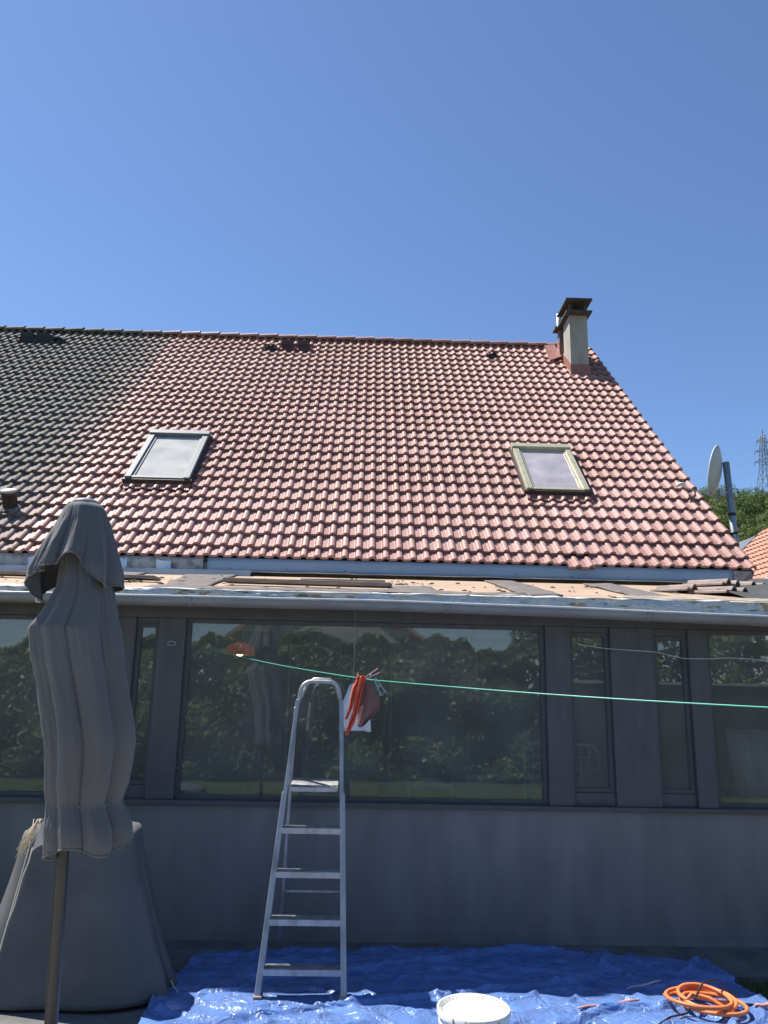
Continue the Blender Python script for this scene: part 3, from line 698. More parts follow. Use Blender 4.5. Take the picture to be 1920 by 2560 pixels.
# ------------------------------------------------------------------ things inside the veranda
pl = empty('pendant_lamp', (-1.045, 6.8, 1.86), 'amber dome pendant lamp hanging behind the left part of the glass', 'lamp')
b = MB(); pr = [(.128*math.cos(t*.157), .105*math.sin(t*.157)) for t in range(0, 10)]+[(.02,.108)]
b.lathe((-1.045,6.8,1.885), pr, 28); b.build('lamp_shade', M_['lamp'], pl, solid=.003)
b = MB(); b.lathe((-1.045,6.8,1.90), [(.0,-.03),(.028,-.015),(.032,.02),(.014,.05),(.0,.06)], 16); bm_ = mat('glowing_bulb', (.8,.75,.6), .3); pb = bm_.node_tree.nodes['Principled BSDF']; pb.inputs['Emission Color'].default_value = (1,.62,.25,1); pb.inputs['Emission Strength'].default_value = 7.0; b.build('bulb', bm_, pl)
b = MB(); b.tube([(-1.045,6.8,1.99), (-1.045,6.8,2.40)], .003, 6); b.build('cord', M_['black'], pl)
# garment on a hanger
gm = empty('hanging_garment', (-.07, 5.50, 1.30), 'white crumpled garment hanging in the shade right beside the ladder top', 'garment')
b = MB()
def F(u, v):
    w = .05+.105*min(1, v*2.2); x = -.075+(u-.5)*2*w*.62+.03*v*(1 if u > .5 else .2); z = 1.66-.33*v-.02*abs(u-.5)
    return (x*.95+.025, 5.50+.018*math.sin(u*14+v*5)+.012*noise.noise(Vector((u*6, v*8, 2))), 1.6+(z-1.6)*.95)
b.grid(F, 24, 30); b.build('cloth', mat('white_cotton', (.86,.86,.86), .9), gm, solid=.004)
b = MB(); b.tube([(-.115,5.50,1.345), (.008,5.50,1.345)], .006, 6); b.build('hanger_bar', M_['white'], gm); b = MB(); b.tube([(-.055,5.50,1.65), (-.055,5.505,2.15)], .0015, 4); b.build('hanging_string', M_['rope'], gm)
b = MB(); b.box((.006,5.640,1.435), (.046,5.642,1.525)); tag(b.build('paper_sheet', mat('pale_blue_paper', (.5,.58,.75), .8)), 'small pale blue sheet of paper behind the glass right of the red cloth', 'paper')
b = MB(); b.tube([(.215,5.98,1.80), (.185,5.99,1.40), (.15,6.0,.92)], [.010,.012,.014], 8); b2 = b
br = empty('broom', (.15,6.0,.1), 'broom with a long wooden stick leaning inside behind the glass', 'broom')
b.tube([(.15,6.0,.92), (.13,6.0,.12)], .012, 8); b.build('stick', mat('pale_broom_wood', (.50,.36,.20), .7), br)
b = MB(); b.box((.0,5.96,.05), (.27,6.04,.13)); b.build('brush_head', M_['redpaint'], br)
chr_ = empty('chair', (.55, 6.4, 0), 'pale chair with a curved top rail standing behind the glass near the middle', 'chair')
b = MB(); b.prism([(.40+.3*i/10, 6.3, .965+.035*math.sin(math.pi*i/10)) for i in range(11)]+[(.70-.3*i/10, 6.3, .925+.02*math.sin(math.pi*i/10)) for i in range(11)], (0, .02, 0)); 
cw = mat('pale_chair_paint', (.72,.72,.69), .6)
bk0 = b.build('backrest', cw, chr_)
for x in (.385, .715): 
    b = MB(); b.box((x-.016, 6.29, .46), (x+.016, 6.325, .985)); b.build('back_post', cw, chr_)
b = MB(); b.box((.36,6.30,.43), (.74,6.70,.46)); b.build('seat', cw, chr_)
for x, y in ((.385,6.31),(.715,6.31),(.385,6.68),(.715,6.68)):
    b = MB(); b.box((x-.016,y-.016,0), (x+.016,y+.016,.43)); b.build('leg', cw, chr_)
chr_.location = (.51, 5.98, 0); chr_.scale = (.94, 1, 1)
tb = empty('table', (-.3, 6.9, 0), 'dark table with a pale top standing inside left of the pale chair', 'table')
b = MB(); b.box((-.85,6.6,.80), (.18,7.3,.835)); b.build('table_top', cw, tb)
for x, y in ((-.8,6.65),(.13,6.65),(-.8,7.25),(.13,7.25)):
    b = MB(); b.box((x-.025,y-.025,0), (x+.025,y+.025,.80)); b.build('leg', M_['frame'], tb)
# arched drying rack
rk = empty('drying_rack', (1.46, 5.85, 0), 'arched metal drying rack with horizontal bars standing behind the window post', 'drying rack')
rkm = mat('blue_white_rack_metal', (.78,.82,.92), .5)
def arch(x0, x1, z1, r, y):
    pts = [(x0, y, 0)]+[(x0+r-r*math.cos(t*math.pi/12), y, z1-r+r*math.sin(t*math.pi/12)) for t in range(7)]
    pts += [(x1-r+r*math.sin(t*math.pi/12), y, z1-r+r*math.cos(t*math.pi/12)) for t in range(7)]+[(x1, y, 0)]
    return pts
b = MB(); b.tube(arch(1.188,1.727,1.256,.08,5.85), .009, 8); b.build('hoop', rkm, rk)
for z in (.93,1.01,1.09,1.17):
    b = MB(); b.tube([(1.195,5.85,z), (1.72,5.85,z)], .0045, 6); b.build('bar', rkm, rk)
for x in (1.25,1.53,1.60,1.66):
    b = MB(); b.tube([(x,5.854,.10), (x,5.854,1.25)], .0045, 6); b.build('upright', rkm, rk)
# corrugated sheet and shelf of bits on the right
b = MB(); b.grid(lambda u, v: (2.70+.55*u+.05*v, 5.88+.035*math.cos(u*26)-.02*v, 1.385-.50*v), 60, 2)
tag(b.build('corrugated_sheet', mat('pale_grey_corrugated', (.78,.80,.79), .6), solid=.004), 'pale grey corrugated sheet standing behind the far right window', 'sheet')
b = MB(); b.box((2.545,5.90,.76), (2.588,5.925,.985)); b.box((2.548,5.897,.83),(2.585,5.8995,.85)); sp = b.build('spirit_level', mat('pale_level', (.46,.43,.34), .5)); tag(sp, 'pale upright spirit level leaning behind the right hand window', 'spirit level')
b = MB(); b.tube([(2.57,5.93,.93), (2.72,5.97,.935)], .006, 6); b.tube([(2.745+.025*math.cos(t*.524), 5.97, .95+.03*math.sin(t*.524)) for t in range(12)], .006, 6, closed=True)
tag(b.build('clamp', M_['white']), 'small white metal clamp beside the spirit level', 'clamp')
b = MB(); b.lathe((2.76, 6.02, .70), [(.0,0),(.05,0),(.05,.22),(.03,.27),(.02,.30),(.026,.31),(.026,.34),(.0,.34)], 16)
bo = tag(b.build('bottle', mat('teal_plastic_bottle', (.10,.20,.24), .3)), 'dark teal bottle standing between the clamp and the bicycle wheel', 'bottle')
b = MB(); b.box((2.5,5.86,.66), (3.3,6.3,.70)); b.box((2.52,5.9,0),(2.56,6.28,.66)); b.box((3.24,5.9,0),(3.28,6.28,.66)); tag(b.build('workbench', M_['wood']), 'low wooden workbench below the right hand window', 'workbench')
by = empty('bicycle', (3.3, 6.5, 0), 'bicycle parked inside behind the far right window, its front wheel with a pale orange tyre', 'bicycle')
for xc in (3.02, 4.0):
    b = MB(); b.tube([(xc+.30*math.cos(t*.1745), 6.5, .62+.30*math.sin(t*.1745)) for t in range(36)], .016, 8, closed=True); wh = b.build('wheel', mat('pale_orange_tyre', (.42,.25,.16), .7), by)
    b = MB(); 
    for t in range(12): b.tube([(xc, 6.5, .62), (xc+.29*math.cos(t*.524), 6.5, .62+.29*math.sin(t*.524))], .0015, 4)
    b.build('spokes', M_['galv'], wh)
b = MB(); P = lambda x, z: (x, 6.5, z)
for a, c in ((P(3.02,.62),P(3.16,1.12)),(P(3.14,1.02),P(3.55,.62)),(P(3.14,1.05),P(3.66,1.05)),(P(3.66,1.14),P(3.55,.62)),(P(3.66,1.05),P(4.0,.62)),(P(3.55,.62),P(4.0,.62))): b.tube([a, c], .014, 8)
b.build('frame', M_['redpaint'], by)
b = MB(); b.tube([(3.16,6.28,1.17),(3.16,6.5,1.14),(3.16,6.72,1.17)], .011, 8); b.build('handlebar', M_['black'], by)
b = MB(); b.box((3.56,6.44,1.14), (3.80,6.56,1.18)); b.build('saddle', M_['black'], by, bevel=.015)

# ------------------------------------------------------------------ ladder
LY = lambda z: 4.57+.25*z
lad = empty('stepladder', (-.28, 4.7, 0), 'dented aluminium stepladder with a rounded top hoop standing on the blue tarpaulin', 'ladder')
zt = 1.655
lb, rb = Vector((-.50, LY(0), 0)), Vector((-.055, LY(0), .0)); lt, rt_ = Vector((-.388, LY(1.54), 1.54)), Vector((-.122, LY(1.54), 1.54))
def lx(z, side):
    a, b_ = (lb, lt) if side < 0 else (rb, rt_); return a.x+(b_.x-a.x)*z/1.54
for sd in (-1, 1):
    a, c = (lb, lt) if sd < 0 else (rb, rt_)
    mb = MB(); d = (c-a); 
    mb.bar(a+Vector((0,0,.02)), c, .022, .058, upv=(0,1,0)); mb.bar(a+Vector((sd*.006,0,.02)), a+d*.66+Vector((sd*.006,0,0)), .028, .062, upv=(0,1,0))
    ra = mb.build('rail', M_['alu'], lad, bevel=.003)
    f = MB(); f.box((a.x-.022, a.y-.04, .0), (a.x+.022, a.y+.04, .045)); f.build('foot', mat('worn_rubber_foot', (.35,.25,.22), .8), ra, bevel=.004)
mb = MB(); r = .07; pts = [lt-Vector((0,0,.02))]
for t in range(7):
    a = t*math.pi/12; pts.append(Vector((lt.x+.012+r-r*math.cos(a), LY(1.585), 1.585+r*math.sin(a))))
for t in range(7):
    a = t*math.pi/12; pts.append(Vector((rt_.x-.012-r+r*math.sin(a), LY(1.585), 1.585+r*math.cos(a))))
pts.append(rt_-Vector((0,0,.02)))
mb.tube(pts, .0135, 10); mb.build('hoop', M_['alu'], lad)
mb = MB(); mb.tube([lt+Vector((.0,.03,-.02)), Vector((-.345,5.04,1.63)), Vector((-.30,5.05,1.672)), Vector((-.20,5.05,1.672)), Vector((-.16,5.04,1.63)), rt_+Vector((0,.03,-.02))], .010, 8); mb.build('rear_hoop', M_['alu'], lad)
for z in (.16,.387,.615,.836):
    x0, x1 = lx(z, -1)+.0, lx(z, 1)-.0; y = LY(z)
    mb = MB(); mb.box((x0, y-.036, z-.030), (x1, y-.033, z)); mb.box((x0+.012, y-.0325, z-.004), (x1-.012, y+.055, z)); mb.box((x0+.012, y+.052, z-.024), (x1-.012, y+.055, z-.0045))
    for i in range(6): mb.box((x0+.015, y-.028+i*.014, z+.0005), (x1-.015, y-.024+i*.014, z+.003))
    mb.build('step', M_['alu'], lad)
z = 1.065; x0, x1 = lx(z, -1), lx(z, 1); y = LY(z)
mb = MB(); mb.box((x0+.02, y-.03, z-.03), (x1-.02, y+.20, z), rot=Matrix.Rotation(R(6), 3, 'X')); mb.build('platform', M_['alu'], lad, bevel=.006)
for sd in (-1, 1):
    mb = MB(); mb.bar((lx(1.4, sd), LY(1.4)+.04, 1.50), ((-.475 if sd < 0 else -.075), 5.40, .0), .020, .035, upv=(0,1,0)); mb.build('rear_leg', M_['alu'], lad, bevel=.003)
mb = MB(); mb.bar((-.455,5.315,.375), (-.092,5.315,.375), .012, .022, upv=(0,1,0)); mb.build('brace', M_['alu'], lad)

# ------------------------------------------------------------------ parasol
UX, UY = -1.045, 2.9
um = empty('closed_parasol', (UX, UY, 0), 'closed charcoal grey parasol with drooping folds standing at the left', 'parasol')
def interp(tab, z):
    if z >= tab[0][0]: return tab[0][1:]
    for a, b_ in zip(tab, tab[1:]):
        if b_[0] <= z <= a[0]:
            t = (a[0]-z)/(a[0]-b_[0]+1e-9); t = t*t*(3-2*t) if False else t
            return [a[i]+(b_[i]-a[i])*t for i in range(1, len(a))]
    return tab[-1][1:]
# silhouettes as height, left edge, right edge
body = [(2.22,-1.100,-1.030),(2.10,-1.125,-.990),(1.95,-1.130,-.923),(1.86,-1.172,-.900),(1.80,-1.212,-.882),(1.70,-1.188,-.858),(1.60,-1.158,-.835),(1.48,-1.126,-.802),(1.41,-1.110,-.789),(1.33,-1.098,-.795),(1.27,-1.092,-.803),(1.23,-1.084,-.815),(1.205,-1.080,-.818),(1.18,-1.078,-.803),(1.13,-1.080,-.775),(1.09,-1.076,-.768),(1.05,-1.070,-.772)]
flo = [(2.268,-1.118,-1.003),(2.255,-1.132,-.990),(2.20,-1.152,-.962),(2.10,-1.200,-.925),(2.02,-1.240,-.897),(1.95,-1.244,-.886),(1.88,-1.235,-.89)]
def pleats(a, creases):
    """0 in a crease, 1 on the belly of a panel"""
    a = a % (2*math.pi); cs = sorted(R(c) for c in creases); cs = [cs[-1]-2*math.pi]+cs+[cs[0]+2*math.pi]
    for p, q in zip(cs, cs[1:]):
        if p <= a < q: return 1-abs(2*(a-p)/(q-p)-1)**1.3, (q-p)
    return 1, 1
def cloth(tab, z0, zb, nz, creases, dep, seed, name, ysq=.62, wav=.0):
    mb = MB(); na = 260
    def F(u, v):
        a = 2*math.pi*u; z = z0+(zb(a)-z0)*v; xl, xr = interp(tab, z)
        cx, hw = (xl+xr)/2, (xr-xl)/2
        sk = .05*math.sin(v*2.6+seed)
        f, wd = pleats(a+sk, creases); d = dep(v)*min(1.2, wd)
        rr = 1-d*(1-f)
        sg = .035*noise.noise(Vector((math.cos(a)*1.6, math.sin(a)*1.6, v*1.7+seed)))*min(1, v*3)
        zz = z+.004*noise.noise(Vector((a*2, v*6, seed)))*(v > .05)
        ca, sa = math.cos(a), math.sin(a)
        wr = .050*noise.noise(Vector((ca*5, sa*5, z*2.2+seed)))+.030*noise.noise(Vector((ca*11+z*3, sa*11, z*5)))+.016*noise.noise(Vector((ca*16, sa*16+z*9, z*16)))
        rr *= 1+wr*min(1, v*4)
        return (cx+hw*rr*math.cos(a)*(1+sg), UY+hw*ysq*rr*math.sin(a)*(1+sg*3), zz)
    mb.grid(F, na, nz); o = mb.build(name, M_['parasol'], um, solid=.0018)
    hm = MB(); hm.tube([F(i/na, 1.0) for i in range(na)], .0034, 6, closed=True); hm.build('hem', M_['parasol'], o)
    return o
cloth(body, 2.22, lambda a: 1.062+.02*math.sin(a*3+1)+.018*math.cos(a), 110, (12,60,100,145,192,232,274,326), lambda v: .08+.20*math.sin(min(1, v*1.3)*1.57), 1.0, 'canopy', .85)
cloth(flo, 2.268, lambda a: 1.985+.055*math.cos(2*(a-R(262)))-.045*math.sin(a-R(40))*.4+.02*math.sin(a*5+2), 44, (25,80,130,178,222,249,296,338), lambda v: .04+.36*v, 3.0, 'vent_cap', .9)
mb = MB(); mb.lathe((-1.060, UY, 2.262), [(.0,.026),(.030,.026),(.046,.020),(.050,.012),(.050,.006),(.040,.003),(.040,.0),(.0,.0)], 32); mb.build('hub', M_['hub'], um)
mb = MB(); mb.tube([(-.97,2.9,0),(-1.055,2.9,2.27)], .021, 14); mb.build('pole', M_['post'], um)
mb = MB(); mb.tube([(-.957+.106*math.cos(t*.2618), UY+.092*math.sin(t*.2618), 1.207+.008*math.sin(t)) for t in range(24)], .009, 8, closed=True); mb.build('tie_strap', M_['parasol'], um)
mb = MB(); mb.lathe((-.97,2.9,0), [(.0,.0),(.26,.0),(.26,.045),(.22,.07),(.05,.09),(.04,.30),(.0,.30)], 32); mb.build('base', M_['post'], um)
mb = MB(); mb.prism([(-1.052,2.80,1.165),(-1.045,2.80,1.085),(-1.066,2.80,1.073),(-1.078,2.80,1.06)], (0, .003, 0)); mb.build('flap', mat('pale_lining', (.5,.48,.5), .8), um)
# frayed strap end and guy cord
mb = MB()
for i in range(26):
    s = Vector((-1.062+random.gauss(0,.003), 2.80+random.gauss(0,.004), 1.165)); e = Vector((-1.108+random.gauss(0,.010), 2.78+random.gauss(0,.01), 1.075+random.gauss(0,.012)))
    m_ = (s+e)/2+Vector((random.gauss(0,.007), random.gauss(0,.006), random.gauss(0,.008))); mb.tube([s, m_, e], .0009, 4)
tag(mb.build('frayed_strap', mat('dry_straw_fibre', (.55,.47,.34), .9)), 'frayed straw coloured strap end dangling from the left edge of the parasol', 'strap')
P0 = Vector((-1.075, 2.80, 1.075)); P1 = Vector((-1.195, 2.80, .545)); D = (P1-P0)/(P1.z-P0.z)
G = P0+D*(-P0.z)
mb = MB(); pts = [P0.lerp(G, i/24)+Vector((.0025*math.sin(i*2.1), 0, 0)) for i in range(25)]
mb.tube(pts, .0019, 6); mb.tube([P0+Vector((-.006,0,.09)), P0+Vector((-.012,0,0)), pts[5]], .0014, 6)
tag(mb.build('guy_cord', M_['rope']), 'thin pale cord running from the parasol flap down to the lawn at the left', 'cord')

# ------------------------------------------------------------------ covered barbecue behind the parasol
bq = empty('covered_barbecue', (-1.55,4.68,0), 'barbecue hidden under a draped dark grey cover behind the parasol foot', 'barbecue')
mb = MB()
def F(u, v):
    a = 2*math.pi*u; c, q = math.cos(a), math.sin(a)
    p = 3.2; k = (abs(c)**p+abs(q)**p)**(-1/p)
    t = min(1, v/.18); dwn = max(0, (v-.18)/.82)
    wx = (.30*t+.22*dwn**1.3)*k; wy = (.22*t+.10*dwn)*k
    fo = 1+.035*dwn*math.sin(a*9+2*math.sin(a*2))+.05*dwn*noise.noise(Vector((c*2.5, q*2.5, v*2)))
    z = .86-.035*t*t-.80*dwn+.014*noise.noise(Vector((c*2, q*2, v*4)))
    return (-1.53+.03*dwn+wx*c*fo, 4.70+wy*q*fo, max(z, .012))
mb.grid(F, 120, 40); mb.build('cover', mat('dark_grey_cover', (.12,.12,.125), .8, c2=(.095,.095,.10), sc=5, bump=.003), bq, solid=.003)
for x, y in ((-1.75,4.58),(-1.31,4.58),(-1.75,4.82),(-1.31,4.82)):
    mb = MB(); mb.box((x-.015, y-.015, 0), (x+.015, y+.015, .78)); mb.build('leg', M_['post'], bq)

# ------------------------------------------------------------------ washing line, pegs, cloth
A, Bp, C_ = Vector((-1.066,5.56,1.868)), Vector((-.09,4.507,1.683)), Vector((1.437,2.8,1.578))
B2 = Vector((.07,4.33,1.662))
def cat(p, q, sag, n):
    return [p.lerp(q, i/n)-Vector((0,0,sag*math.sin(math.pi*i/n))) for i in range(n+1)]
E2 = C_+(C_-B2)*.5+Vector((0,0,.02))
line = cat(A, Bp, .012, 12)+cat(Bp, B2, 0, 2)[1:]+cat(B2, E2, .02, 24)[1:]
mb = MB(); mb.tube(line, .0026, 8); tag(mb.build('washing_line', M_['green']), 'taut green washing line stretched from the veranda past the ladder to the right', 'washing line')
mb = MB(); mb.tube([(E2.x, E2.y, 0), (E2.x, E2.y, 1.75)], .02, 10); tag(mb.build('line_post', M_['galv']), 'steel post holding the right end of the green washing line', 'post')
def peg(p, d, spread, m, label, L_=.075):
    p, d = Vector(p), Vector(d).normalized(); sd = Vector((0, 1, 0)).cross(d).normalized()
    o = empty('clothes_peg', p, label, 'peg', 'clothes pegs on the washing line')
    for s in (-1, 1):
        mb = MB(); mb.bar(p-d*.012+sd*s*.004, p+d*L_+sd*s*spread, .009, .006, upv=sd); mb.build('prong', m, o, bevel=.001)
    mb = MB(); mb.tube([p+d*L_*.4-Vector((0,.007,0)), p+d*L_*.4+Vector((0,.007,0))], .006, 8); mb.build('spring', M_['galv'], o)
pk = mat('pink_plastic', (.78,.42,.42), .4); ye = mat('yellow_orange_plastic', (.75,.42,.12), .4); bl = mat('pale_blue_plastic', (.28,.38,.5), .4)
peg((-.035,4.445,1.680), (.085,0,.05), .012, pk, 'pink peg sticking up to the right above the red cloth', .085)
peg((-.075,4.49,1.682), (-.005,0,.04), .004, ye, 'small orange yellow peg standing up at the left end of the red cloth', .028)
peg((.022,4.385,1.668), (.045,0,-.075), .016, bl, 'pale blue peg hanging down from the line right of the red cloth', .085)
rc = empty('peg_bag', (-.06, 4.46, 1.40), 'red cloth bag hanging crumpled from the green washing line', 'cloth')
def ribbon(pts, w, th, nm, m, par):
    mb = MB()
    def F(u, v):
        t = v*(len(pts)-1); i = min(int(t), len(pts)-2); q = Vector(pts[i]).lerp(Vector(pts[i+1]), t-i); wd = w[i]+(w[i+1]-w[i])*(t-i)
        return q+Vector((wd*(u-.5), .01*math.sin(u*9+v*6)+.004*noise.noise(Vector((u*5, v*12, 1))), .003*noise.noise(Vector((u*3, v*9, 4)))))
    mb.grid(F, 10, 40); return mb.build(nm, m, par, solid=th)
Y0 = 4.455
ribbon([(-.070,Y0-.03,1.690),(-.095,Y0-.035,1.62),(-.112,Y0-.035,1.52),(-.135,Y0-.03,1.46)], [.02,.022,.016,.012], .003, 'strap', M_['redcloth'], rc)
ribbon([(-.055,Y0-.04,1.690),(-.072,Y0-.045,1.60),(-.085,Y0-.045,1.50),(-.105,Y0-.04,1.44),(-.128,Y0-.04,1.378)], [.05,.034,.026,.03,.012], .004, 'cloth', M_['redcloth'], rc)
mb = MB()
def F(u, v):
    wv = .030+.078*math.sin(min(1, v*1.45)*math.pi/2)-.075*max(0, v-.62)/.38
    x = -.055+.048*math.sin(v*2.4)-.02*v-.035*max(0, v-.6)+(u-.5)*wv*1.15+.012*(1-v)
    return (x, Y0+.012*math.sin(u*7+v*3), 1.685-.255*v-.012*math.sin(u*3))
mb.grid(F, 20, 40); mb.build('bag', M_['pinkcloth'], rc, solid=.003)

for o in [q for q in col.objects if q.parent is None and (q.name.startswith('clothes_peg') or q.name.startswith('peg_bag'))]: o.location += Vector((.056, -.060, -.007))

# ------------------------------------------------------------------ tarpaulin, bucket, hose, sticks
poly = [(-1.05,4.62),(-.92,3.2),(2.6,3.0),(2.25,4.55),(2.18,4.85),(2.19,5.24),(1.3,5.42),(.1,5.40),(-.95,5.30)]
def inside(x, y):
    c = False; j = len(poly)-1
    for i in range(len(poly)):
        if (poly[i][1] > y) != (poly[j][1] > y) and x < (poly[j][0]-poly[i][0])*(y-poly[i][1])/(poly[j][1]-poly[i][1])+poly[i][0]: c = not c
        j = i
    return c
def tz(x, y):
    a = noise.noise(Vector((x*1.6, y*2.6, 1))); b_ = noise.noise(Vector((x*4.2+y, y*6, 5))); c_ = abs(noise.noise(Vector((x*9-y*3, y*11, 8))))
    e = abs(noise.noise(Vector((x*3.1+y*2, y*3.7-x, 18))))
    f = abs(noise.noise(Vector((x*.9-y*1.4, y*.8+x*.5, 33))))
    return .022+.022*max(0, a)+.010*b_+.006*(.4-c_)+.018*max(0, .12-e)/.12+.030*max(0, .07-f)/.07
mb = MB(); NX, NY = 340, 240; idx = {}; vs = []; fs = []
X0, X1, Y0_, Y1 = -1.1, 2.65, 3.0, 5.45
def V(i, j):
    if (i, j) not in idx:
        x, y = X0+(X1-X0)*i/NX, Y0_+(Y1-Y0_)*j/NY; idx[(i, j)] = len(vs); vs.append((x, y, tz(x, y)))
    return idx[(i, j)]
for j in range(NY):
    for i in range(NX):
        x, y = X0+(X1-X0)*(i+.5)/NX, Y0_+(Y1-Y0_)*(j+.5)/NY
        if inside(x, y): fs.append((V(i, j), V(i+1, j), V(i+1, j+1), V(i, j+1)))
mb.add(vs, fs, 0, True)
def tarpmat():
    m = bpy.data.materials.new('blue_woven_tarp'); m.use_nodes = True; t = m.node_tree; N = t.nodes; L = t.links
    b = N['Principled BSDF']; b.inputs['Base Color'].default_value = (.035,.13,.52,1); b.inputs['Roughness'].default_value = .24
    g = N.new('ShaderNodeNewGeometry')
    v = N.new('ShaderNodeTexNoise'); v.inputs['Scale'].default_value = 7; v.inputs['Detail'].default_value = 6; v.inputs['Distortion'].default_value = 1.2; L.new(g.outputs['Position'], v.inputs['Vector'])
    w = N.new('ShaderNodeTexVoronoi'); w.feature = 'DISTANCE_TO_EDGE'; w.inputs['Scale'].default_value = 4.5
    mp = N.new('ShaderNodeMapping'); mp.inputs['Scale'].default_value = (1, 1.6, 1); L.new(g.outputs['Position'], mp.inputs[0])
    ad = N.new('ShaderNodeVectorMath'); ad.operation = 'MULTIPLY_ADD'; ad.inputs[1].default_value = (.25,.25,.25); L.new(v.outputs[1], ad.inputs[0]); L.new(mp.outputs[0], ad.inputs[2]); L.new(ad.outputs[0], w.inputs['Vector'])
    pw = N.new('ShaderNodeMath'); pw.operation = 'POWER'; pw.inputs[1].default_value = .4; L.new(w.outputs[0], pw.inputs[0])
    sm = N.new('ShaderNodeMath'); sm.operation = 'ADD'; L.new(v.outputs[0], sm.inputs[0]); L.new(pw.outputs[0], sm.inputs[1])
    bp = N.new('ShaderNodeBump'); bp.inputs['Distance'].default_value = .030; bp.inputs['Strength'].default_value = .6; L.new(sm.outputs[0], bp.inputs['Height']); L.new(bp.outputs[0], b.inputs['Normal'])
    cr = N.new('ShaderNodeValToRGB'); cr.color_ramp.elements[0].color = (.09,.15,.33,1); cr.color_ramp.elements[1].color = (.12,.23,.54,1); cr.color_ramp.elements[0].position = .3; cr.color_ramp.elements[1].position = .7
    L.new(v.outputs[0], cr.inputs[0]); L.new(cr.outputs[0], b.inputs['Base Color'])
    return m
tag(mb.build('tarpaulin', tarpmat(), fix=False), 'crinkled shiny blue tarpaulin spread on the ground before the veranda', 'tarpaulin')

bk = empty('bucket', (.517,3.72,.03), 'round white plastic bucket with white paint on its lid, standing on the tarpaulin', 'bucket')
mb = MB(); mb.lathe((.515,3.72,.03), [(.0,.0),(.128,.0),(.135,.01),(.146,.20),(.150,.202),(.150,.215),(.147,.217),(.147,.235),(.154,.236),(.154,.262),(.150,.264)], 48); mb.build('body', M_['bucket'], bk)
mb = MB(); mb.lathe((.515,3.72,.03), [(.156,.238),(.157,.262),(.152,.266),(.147,.264),(.145,.246),(.132,.244),(.128,.252),(.0,.252)], 48); ld = mb.build('lid', M_['bucket'], bk)
mb = MB()
for t in range(48):
    a = t*math.pi/24; c, s = math.cos(a), math.sin(a); mb.bar((.515+.135*c,3.72+.135*s,.285), (.515+.145*c,3.72+.145*s,.292), .003, .008)
mb.build('ribs', M_['bucket'], ld)
mb = MB(); mb.lathe((.515,3.72,.2825), [(.127,.0),(.120,.004),(.0,.004)], 40); mb.build('paint', M_['paint'], ld)
for k_, (a_, L2) in enumerate(((4.0,.05),(4.35,.09),(4.5,.035),(4.9,.07),(5.3,.045))):
    mb = MB(); mb.tube([(.515+.158*math.cos(a_), 3.72+.158*math.sin(a_), .29), (.515+.1585*math.cos(a_+.02), 3.72+.1585*math.sin(a_+.02), .29-L2)], [.004,.0025], 6); mb.build('paint_drip', M_['oldtile'], bk)
mb = MB(); mb.tube([(.515+.151*math.cos(t), 3.72-.151*math.sin(t), .23-.10*math.sin(t)) for t in [i*math.pi/16 for i in range(17)]], .002, 6); mb.build('handle', M_['galv'], bk)

mb = MB(); pts = []
for t in range(0, 330):
    a = t*.0872; r = .138+.018*math.sin(a*.37)+.013*math.sin(a*1.13+1)
    pts.append(Vector((1.835+r*1.04*math.cos(a)+.014*math.sin(a*.5)+.02*math.sin(a*.21), 4.475+r*math.sin(a)*(1.0+.08*math.sin(a*.31)), .052+.010*(t/72.0)+.006*math.sin(a*1.7))))
pts += [Vector((1.75,4.45,.11)), Vector((1.83,4.42,.10)), Vector((1.92,4.30,.06))]
mb.tube([Vector((1.66,4.60,.05)), Vector((1.72,4.62,.055))]+pts, .0100, 10)
tag(mb.build('hose', M_['orange']), 'coiled orange hose lying on the right end of the tarpaulin', 'hose')
def stick(a, c, r, m, label, nm='stick', cat_='stick'):
    mb = MB(); n = 8; mb.tube([Vector(a).lerp(Vector(c), i/n)+Vector((0, .004*math.sin(i*1.3), .002*math.sin(i))) for i in range(n+1)], [r*(.7+.6*i/n) if i < n else r*.6 for i in range(n+1)], 7)
    return tag(mb.build(nm, m), label, cat_)
stick((1.148,4.40,.055), (1.49,4.503,.058), .007, mat('pinkish_orange_stick', (.62,.25,.17), .6), 'thin pinkish orange stick on the sunlit tarpaulin left of the hose')
stick((1.488,4.69,.05), (1.712,4.79,.06), .004, mat('pale_grey_stick', (.5,.5,.48), .6), 'thin pale grey stick in the shade left of the hose')
stick((2.10,4.50,.04), (2.19,4.50,.045), .010, mat('pink_end', (.7,.3,.25), .6), 'short pinkish rod at the right corner of the tarpaulin')
stick((-.93,4.62,.03), (-.99,4.70,.06), .004, mat('white_twig', (.6,.6,.58), .6), 'small pale twig at the left corner of the tarpaulin')
mb = MB(); q = [(1.45,4.2),(1.58,4.30),(1.70,4.40),(1.82,4.46),(1.93,4.55),(2.05,4.535),(2.25,4.50),(2.6,4.42)]
mb.tube([(x, y, tz(x, y)+.012+(.11 if 1.75 < x < 2.0 else .0)) for x, y in q], .005, 8)
tag(mb.build('cable', M_['black']), 'black cable lying over the coiled orange hose', 'cable')

